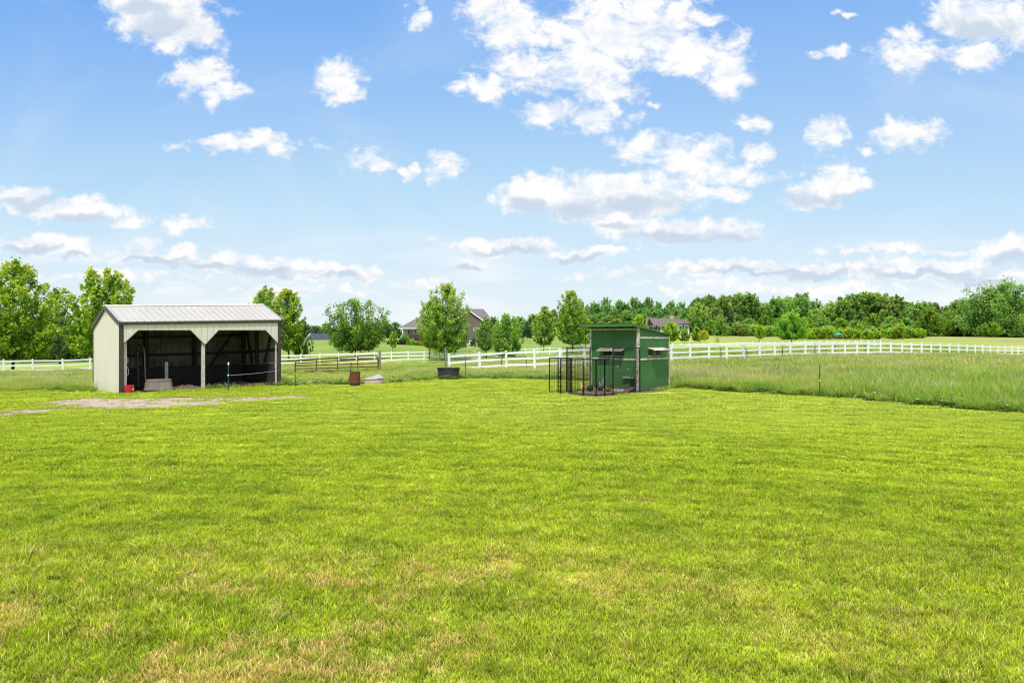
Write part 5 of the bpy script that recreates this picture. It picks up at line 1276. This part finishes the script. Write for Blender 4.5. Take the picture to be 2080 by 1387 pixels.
# front gable roof planes
ap = (X(953), Z(631))
for e, ez in ((X(922), Z(653)), (X(983.5), Z(653))):
    mb.prism([(ap[0], Yh - .5, ap[1]), (e, Yh - .5, ez), (e, Yh - .5, ez + .22), (ap[0], Yh - .5, ap[1] + .25)], (0, 8.2, 0))
mb.build('roof', 'rooftaupe', hs)
for e, ez in ((X(922), Z(653)), (X(983.5), Z(653))):
    mb = MB(); mb.prism([(ap[0], Yh - .62, ap[1] - .12), (e, Yh - .62, ez - .12), (e, Yh - .62, ez + .20), (ap[0], Yh - .62, ap[1] + .24)], (0, .1, 0)); mb.build('gable_trim', 'vinyl', hs)
def window(root, a, b, t, bt, Y, fr=.14, mt='vinyl', cols_=1):
    mb = MB(); x_0, x_1, z0, z1 = X(a, Y), X(b, Y), Z(bt, Y), Z(t, Y)
    mb.box((x_0, Y - .10, z0), (x_0 + fr, Y - .004, z1)); mb.box((x_1 - fr, Y - .10, z0), (x_1, Y - .004, z1)); mb.box((x_0 + fr, Y - .10, z1 - fr), (x_1 - fr, Y - .004, z1)); mb.box((x_0 + fr, Y - .10, z0), (x_1 - fr, Y - .004, z0 + fr))
    for k in range(1, cols_): q = x_0 + (x_1 - x_0) * k / cols_; mb.box((q - .04, Y - .09, z0 + fr), (q + .04, Y - .01, z1 - fr))
    f = mb.build('window', mt, root); mb = MB(); mb.box((x_0 + fr, Y - .05, z0 + fr), (x_1 - fr, Y - .006, z1 - fr)); mb.build('pane', 'glass', f)
window(hs, 938, 946.6, 665.5, 679, Yh, .18); window(hs, 962, 973.5, 666, 672, Yh, .16, cols_=2); window(hs, 915, 925, 691, 703, Yh + 2.9, .15); window(hs, 953.5, 961, 692, 700, Yh, .16)
mb = MB(); mb.bar((X(924.5), Yh - .08, Z(702.3)), (X(981), Yh - .08, Z(696)), .12, .22); mb.build('foundation_trim', 'vinyl', hs)
# porch wing
mb = MB(); Yp = Yh + 1; mb.box((X(821, Yp), Yp, Z(706, Yp)), (X(864, Yp), Yp + 8, Z(666, Yp))); mb.build('porch_wall', 'lapcream', hs)
mb = MB(); z0, z1 = Z(666.5), Z(641); mb.add([(X(811), Yh - 1.6, z0), (X(870), Yh - 1.6, z0), (X(870), Yh + 9, z0), (X(811), Yh + 9, z0), (X(851), Yh + 3.5, z1), (X(870), Yh + 3.5, z1)], [(0, 1, 5, 4), (3, 0, 4), (2, 3, 4, 5), (1, 2, 5), (0, 3, 2, 1)]); mb.build('porch_roof', 'rooftaupe', hs)
mb = MB(); mb.box((X(811), Yh - 1.72, z0 - .22), (X(870), Yh - 1.6, z0 + .02)); mb.build('porch_fascia', 'vinyl', hs)
for px_ in (819, 824, 834.5, 846, 858): mb = MB(); mb.box((X(px_) - .09, Yh - 1.4, Z(700)), (X(px_) + .09, Yh - 1.2, z0 - .22)); mb.build('porch_post', 'vinyl' if px_ == 819 else 'redwood', hs)
window(hs, 827, 833, 670, 679, Yp, .12); window(hs, 841.5, 847, 669.5, 678, Yp, .14)
mb = MB(); mb.box((X(822), Yh - 1.5, Z(690)), (X(862), Yh + .9, Z(689))); 
for k in range(44): q = X(822) + (X(862) - X(822)) * k / 43; mb.box((q - .04, Yh - 1.5, Z(689)), (q + .04, Yh - 1.45, Z(681)))
mb.box((X(822), Yh - 1.52, Z(681)), (X(862), Yh - 1.43, Z(680))); mb.box((X(822), Yh - 1.3, Z(706)), (X(862), Yh + .8, Z(690))); mb.build('deck', 'redwood', hs)

Yk = 225.0; XX = lambda px: X(px, Yk); ZZ = lambda py: Z(py, Yk)
h2 = empty('house', (XX(1355), Yk, ZZ(680)), 0, 'low house with a long brown roof and tan chimney behind the coop', 'house')
mb = MB(); mb.box((XX(1318), Yk, ZZ(684)), (XX(1401.5), Yk + 9, ZZ(659))); mb.build('wall', 'lapwhite', h2)
mb = MB(); ym = Yk + 4.5
mb.add([(XX(1311), Yk - 1, ZZ(662)), (XX(1404), Yk - 1, ZZ(656.5)), (XX(1404), Yk + 10, ZZ(656.5)), (XX(1311), Yk + 10, ZZ(662)), (XX(1317), ym, ZZ(644)), (XX(1376), ym, ZZ(646.5)), (XX(1402), ym, ZZ(648))],
       [(0, 1, 6, 5, 4), (2, 3, 4, 5, 6), (1, 2, 6), (0, 3, 2, 1)]); mb.build('roof', 'roofbrown', h2)
mb = MB(); mb.prism([(XX(1311.5), Yk - .9, ZZ(662)), (XX(1326), Yk - .9, ZZ(660)), (XX(1317.5), Yk - .9, ZZ(646.5))], (0, .2, 0)); mb.build('gable_end', 'timber', h2)
mb = MB(); mb.box((XX(1365.3), ym - 1.2, ZZ(656)), (XX(1374), ym + .4, ZZ(641.3))); ck = mb.build('chimney', 'stone', h2); mb = MB(); mb.box((XX(1369), ym - .5, ZZ(641.2)), (XX(1371), ym - .2, ZZ(638))); mb.build('chimney_pipe', 'lead', ck)
for a in (1321, 1328, 1336, 1344, 1380, 1391): window(h2, a, a + 5.5, 664, 672, Yk, .12, 'timber', 2)
for a in (1319.5, 1334, 1350, 1366, 1388, 1401): mb = MB(); mb.box((XX(a) - .14, Yk - .15, ZZ(684)), (XX(a) + .14, Yk - .003, ZZ(659))); mb.build('timber_post', 'timber', h2)

Ym = 262.0
h3 = empty('house', (X(648, Ym), Ym, Z(692, Ym)), 0, 'small distant house with a slate blue roof and white gable', 'house')
mb = MB(); mb.box((X(622, Ym), Ym, Z(698, Ym)), (X(672, Ym), Ym + 9, Z(691, Ym))); mb.build('wall', 'lapwhite', h3)
mb = MB(); mb.add([(X(618, Ym), Ym - .5, Z(692, Ym)), (X(673, Ym), Ym - .5, Z(692, Ym)), (X(673, Ym), Ym + 9.5, Z(692, Ym)), (X(618, Ym), Ym + 9.5, Z(692, Ym)), (X(624, Ym), Ym + 4.5, Z(676.5, Ym)), (X(660, Ym), Ym + 4.5, Z(677, Ym))], [(0, 1, 5, 4), (1, 2, 5), (2, 3, 4, 5), (0, 3, 2, 1)]); mb.build('roof', 'roofnavy', h3)
mb = MB(); mb.prism([(X(617.5, Ym), Ym - .3, Z(693, Ym)), (X(617.5, Ym), Ym + 9.3, Z(693, Ym)), (X(622, Ym), Ym + 4.5, Z(676.6, Ym))], (.4, 0, 0)); mb.build('gable_end', 'lapwhite', h3)

# turquoise canopy in the bushes
c = P(1703, 682, 165); cn = empty('canopy', c, 0, 'small turquoise canopy showing among the bright bushes', 'canopy')
M['teal'] = plain('turquoise_canvas', (.05, .42, .45), .6, var=.1)
mb = SM(); mb.add([(-.75, -.75, .3), (.75, -.75, .3), (.75, .75, .3), (-.75, .75, .3), (0, 0, .72)], [(0, 1, 4), (1, 2, 4), (2, 3, 4), (3, 0, 4)]); mb.build('canvas_top', 'teal', cn)
for a, b in ((-.7, -.7), (.7, -.7), (.7, .7), (-.7, .7)): mb = SM(); mb.tube([(a, b, -1.6), (a, b, .3)], .03, 6); mb.build('pole', 'lead', cn)

# dead brush against the near fence, dark lump on the lawn edge
def brush(px, base, top, Y, label, seed, lean):
    g = P(px, base, Y); r_ = random.Random(seed); mb = SM()
    H = (base - top) / F * Y
    for k in range(3):
        pts = [Vector((r_.uniform(-.05, .05), 0, -.3))]; l = lean + r_.uniform(-.25, .25)
        for j in range(1, 5): pts.append(Vector((l * H * j / 4 + r_.uniform(-.04, .04), r_.uniform(-.05, .05), H * j / 4)))
        mb.tube(pts, [.016, .014, .011, .008, .004], 5)
        for j in range(2, 5): q = pts[j]; mb.tube([q, q + Vector((r_.uniform(-.2, .2), r_.uniform(-.1, .1), r_.uniform(.05, .2)))], [.006, .003], 4)
    o = mb.build('dead_stems', 'bark'); o.location = g; return props(o, label, 'dry stems', 'dry stems along the near fence')
for i, (px, b, t_, Y, l) in enumerate(((1018, 731, 715, 45.6, .6), (1070, 738, 714, 46, -.15), (1465, 718, 704, 55.5, 0), (1518, 716, 701, 57, -.6), (1590, 712, 700, 59.5, .1), (1655, 712, 698, 61.5, .2), (1697, 712, 698, 63.5, -.2), (1757, 712, 699, 67, .1), (1885, 712, 701, 78, .1), (1904, 713, 702, 80.5, -.1))):
    brush(px, b, t_, Y, ['bare dark stems leaning on the near fence by the black tank', 'bare dark stem on the near fence left of the coop', 'dry dark stems caught along the right part of the near fence'][min(i, 2)], 60 + i, l)
g = gpx(1763, 815.5); mb = SM(); bm_ = random.Random(3)
mb.lathe((0, 0, 0), [(.06, 0), (.07, .02), (.05, .05), (.02, .065)], 10, 1.2, .8); mb.warp(lambda v: (v.x * bm_.uniform(.8, 1.2), v.y * bm_.uniform(.8, 1.2), v.z * bm_.uniform(.8, 1.2)))
o = mb.build('earth_clod', 'shedsoil', None, smooth=True); o.location = (g[0], g[1], .03); props(o, 'small dark clod of earth at the mown edge of the right pasture', 'clod')

# ------------------------------------------------------------------ sky
SUN_EL, SUN_AZ = rad(56), rad(-168)      # azimuth of the sun measured from +Y toward +X
sd = Vector((math.sin(SUN_AZ) * math.cos(SUN_EL), math.cos(SUN_AZ) * math.cos(SUN_EL), math.sin(SUN_EL)))
w = bpy.data.worlds.new('World'); scene.world = w; w.use_nodes = True; nt = w.node_tree; nt.nodes.clear(); n = N(nt)
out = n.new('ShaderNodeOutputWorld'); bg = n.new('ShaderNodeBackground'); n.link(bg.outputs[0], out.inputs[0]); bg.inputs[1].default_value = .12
sk = n.new('ShaderNodeTexSky', sky_type='NISHITA'); sk.sun_disc = False; sk.sun_elevation = SUN_EL; sk.sun_rotation = SUN_AZ % (2 * math.pi); sk.air_density = 1.0; sk.dust_density = .6; sk.ozone_density = 1.2
dirv = n.new('ShaderNodeTexCoord').outputs['Generated']; sx = n.new('ShaderNodeSeparateXYZ'); n.link(dirv, sx.inputs[0])
az_ = n.math('ABSOLUTE', sx.outputs[1]); az_ = n.math('MAXIMUM', az_, .08)
U = n.math('DIVIDE', sx.outputs[0], az_); Vv = n.math('DIVIDE', sx.outputs[2], az_)
cb = n.new('ShaderNodeCombineXYZ'); n.link(U, cb.inputs[0]); n.link(Vv, cb.inputs[1]); pv = cb.outputs[0]
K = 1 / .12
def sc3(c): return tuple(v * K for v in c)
SKYC = [(0.0, (.83, .92, .97)), (.06, (.78, .90, .98)), (.12, (.70, .87, 1.0)), (.21, (.53, .78, 1.0)), (.35, (.35, .61, 1.0)), (.50, (.205, .47, .98)), (.62, (.17, .42, .95)), (1.0, (.85, .98, 1.2)), (1.6, (1.5, 1.55, 1.65))]  # last stops lie overhead, out of view, brightened as added fill light
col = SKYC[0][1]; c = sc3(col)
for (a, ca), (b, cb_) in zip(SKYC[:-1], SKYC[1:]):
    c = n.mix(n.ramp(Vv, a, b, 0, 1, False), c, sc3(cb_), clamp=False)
# sky a little paler toward the right
c = n.mix(n.math('MULTIPLY', n.ramp(U, -.2, .9), .20), c, sc3((.62, .80, 1.0)))
c = n.mix(.15, c, sk.outputs[0])
# domain warp
wn = n.new('ShaderNodeTexNoise', noise_dimensions='2D'); n.link(pv, wn.inputs['Vector']); wn.inputs['Scale'].default_value = 9; wn.inputs['Detail'].default_value = 3
wv = n.vmath('MULTIPLY_ADD', wn.outputs['Color'], (.055, .035, 0), (-.0275, -.0175, 0)); wn2 = n.new('ShaderNodeTexNoise', noise_dimensions='2D'); n.link(pv, wn2.inputs['Vector']); wn2.inputs['Scale'].default_value = 34; wn2.inputs['Detail'].default_value = 4
wv2 = n.vmath('MULTIPLY_ADD', wn2.outputs['Color'], (.042, .026, 0), (-.021, -.013, 0)); wp = n.vmath('ADD', n.vmath('ADD', pv, wv), wv2)
BL = [(340,30,120,62,1),(405,55,55,42,0),(290,10,100,34,1),(352,92,32,20,0),(408,150,52,36,0),(450,188,36,24,0),(365,160,40,14,0),(688,160,44,38,0),(702,198,34,22,0),(842,26,24,26,0),
 (1050,55,78,60,0),(1000,15,60,40,0),(1062,135,62,42,0),(985,178,46,24,0),(1240,70,150,88,0),(1330,60,112,74,0),(1180,135,112,50,0),(1405,112,90,50,0),(1482,145,46,46,0),(1440,30,42,18,0),(1225,178,70,36,0),
 (1118,224,56,28,0),(1200,236,66,28,0),(1332,216,24,9,0),(1530,258,26,16,0),(1300,302,56,30,0),(1400,318,86,34,0),(1490,350,86,24,0),(1512,310,42,14,0),(1682,272,44,32,0),(1778,302,20,9,0),(1845,268,56,34,0),
 (1052,398,48,34,1),(1180,398,132,52,1),(1300,392,142,48,1),(1400,385,72,24,0),(1480,396,36,20,0),(1255,452,66,18,1),(1380,472,175,32,1),(1490,482,86,18,1),(1668,388,94,30,1),(1702,352,46,26,0),(1742,376,50,18,0),
 (1020,502,135,17,1),(1180,519,84,14,1),(952,543,52,14,1),(55,402,75,28,1),(165,425,100,28,1),(238,447,46,16,0),(370,460,48,17,0),(292,494,30,15,0),(70,498,105,20,1),(150,515,40,18,1),(310,520,122,17,1),(420,528,112,20,1),
 (560,542,125,22,1),(680,556,115,14,1),(500,290,110,17,0),(445,284,44,12,0),(562,300,40,14,0),(740,330,46,24,0),(896,340,35,23,0),(828,346,20,12,0),(1845,112,56,34,0),(1838,74,34,14,0),(2000,30,120,56,1),(1980,112,58,30,0),(2075,55,60,60,0),
 (1690,104,36,12,0),(1716,34,26,7,0),(1640,548,210,20,1),(1860,545,200,22,1),(2055,515,80,36,1),(1850,507,170,9,0),(1500,550,170,14,1),(1300,556,170,9,0),(2000,562,130,15,1),(860,576,60,8,0),(620,590,130,9,0),(250,562,130,10,0),(1600,585,300,9,0)]
mind = None; minb = None; sh = None
for (a, b, rx, ry, g) in BL:
    cu, cv = (a - CX) / F, (HY - b) / F; iu, iv = F / rx, F / ry
    L = n.vmath('MULTIPLY_ADD', wp, (iu, iv, 0), (-cu * iu, -cv * iv, 0)); d = n.vmath('LENGTH', L)
    if not g: mind = d if mind is None else n.math('MINIMUM', mind, d)
    if g:
        minb = d if minb is None else n.math('MINIMUM', minb, d)
        s3 = n.new('ShaderNodeSeparateXYZ'); n.link(L, s3.inputs[0])
        q = n.math('MULTIPLY', n.math('SUBTRACT', 1.15, d, clamp=True), n.math('MULTIPLY_ADD', s3.outputs[1], -1.0, .15))
        sh = q if sh is None else n.math('MAXIMUM', sh, q)
fb = n.noise(n.vmath('MULTIPLY', pv, (1, 1.5, 1)), 17, 10, .64, .35, '2D')
fb2 = n.noise(n.vmath('MULTIPLY', pv, (1, 1.6, 1)), 44, 8, .66, .3, '2D')
fldb = n.math('ADD', n.math('SUBTRACT', 1.0, minb), n.math('ADD', n.math('MULTIPLY', n.math('SUBTRACT', fb, .5), 1.25), n.math('MULTIPLY', n.math('SUBTRACT', fb2, .5), .7)))
fld = n.math('ADD', n.math('SUBTRACT', 1.04, mind), n.math('ADD', n.math('MULTIPLY', n.math('SUBTRACT', fb, .5), 2.1), n.math('MULTIPLY', n.math('SUBTRACT', fb2, .5), 1.15)))
mask = n.math('MAXIMUM', n.ramp(fld, -.34, .66), n.ramp(fldb, -.20, .42))
# unevenly lit tops, grey undersides
lit = n.math('ADD', fb, n.math('MULTIPLY', fb2, .35)); 
cc = n.mix(n.ramp(lit, .50, .80), sc3((.80, .87, .97)), sc3((1.02, 1.01, 1.0)), clamp=False)
shn = n.math('ADD', n.math('MULTIPLY', sh, 1.0), n.math('MULTIPLY', n.math('SUBTRACT', fb, .5), -.55))
cc = n.mix(n.math('MULTIPLY', n.ramp(shn, .02, .42), .95), cc, sc3((.60, .70, .83)), clamp=False)
# haze of thin stratus toward the horizon
st = n.noise(n.vmath('MULTIPLY', pv, (1, 5.5, 1)), 4.2, 7, .62, .3, '2D')
hz = n.math('MULTIPLY', n.ramp(st, .44, .70), n.ramp(Vv, .19, .05)); 
c = n.mix(n.math('MULTIPLY', hz, .9), c, sc3((.93, .96, 1.0)), clamp=False)
hz2 = n.math('MULTIPLY', n.ramp(n.noise(n.vmath('MULTIPLY', pv, (1, 6.5, 1)), 5.2, 6, .6, .2, '2D'), .52, .70), n.ramp(Vv, .17, .09)); hz2 = n.math('MULTIPLY', hz2, n.ramp(Vv, .02, .06))
c = n.mix(n.math('MULTIPLY', hz2, .35), c, sc3((.72, .80, .92)), clamp=False)
# faint high veil
vl = n.math('MULTIPLY', n.ramp(n.noise(n.vmath('MULTIPLY', pv, (1, 2.2, 1)), 2.2, 6, .6, .6, '2D'), .45, .75), .16)
c = n.mix(vl, c, sc3((.92, .96, 1.0)), clamp=False)
fin = n.mix(mask, c, cc, clamp=False)
below = n.ramp(sx.outputs[2], -.02, 0)
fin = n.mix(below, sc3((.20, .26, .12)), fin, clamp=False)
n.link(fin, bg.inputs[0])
try: w.cycles.sampling_method = 'MANUAL'; w.cycles.sample_map_resolution = 512
except Exception: pass

sun = bpy.data.lights.new('sun', 'SUN'); sun.energy = 4.0; sun.angle = rad(3); sun.color = (1.0, .955, .88)
so = bpy.data.objects.new('sun', sun); COL.objects.link(so); so.rotation_euler = (-sd).to_track_quat('-Z', 'Y').to_euler()

# ------------------------------------------------------------------ camera and render settings
cam = bpy.data.cameras.new('camera'); cam.sensor_width = 36; cam.lens = 24.006; cam.clip_end = 8000; cam.clip_start = .05
cam.shift_y = -(693.5 - HY) / 2080
co = bpy.data.objects.new('camera', cam); COL.objects.link(co); co.location = (0, 0, CAMH); co.rotation_euler = (rad(90), 0, 0); scene.camera = co
scene.view_settings.view_transform = 'Standard'; scene.view_settings.look = 'None'; scene.view_settings.exposure = 0; scene.view_settings.gamma = 1
scene.render.engine = 'CYCLES'; scene.cycles.max_bounces = 6; scene.cycles.transparent_max_bounces = 4; scene.cycles.diffuse_bounces = 3; scene.cycles.use_denoising = True; scene.cycles.filter_width = 1.15
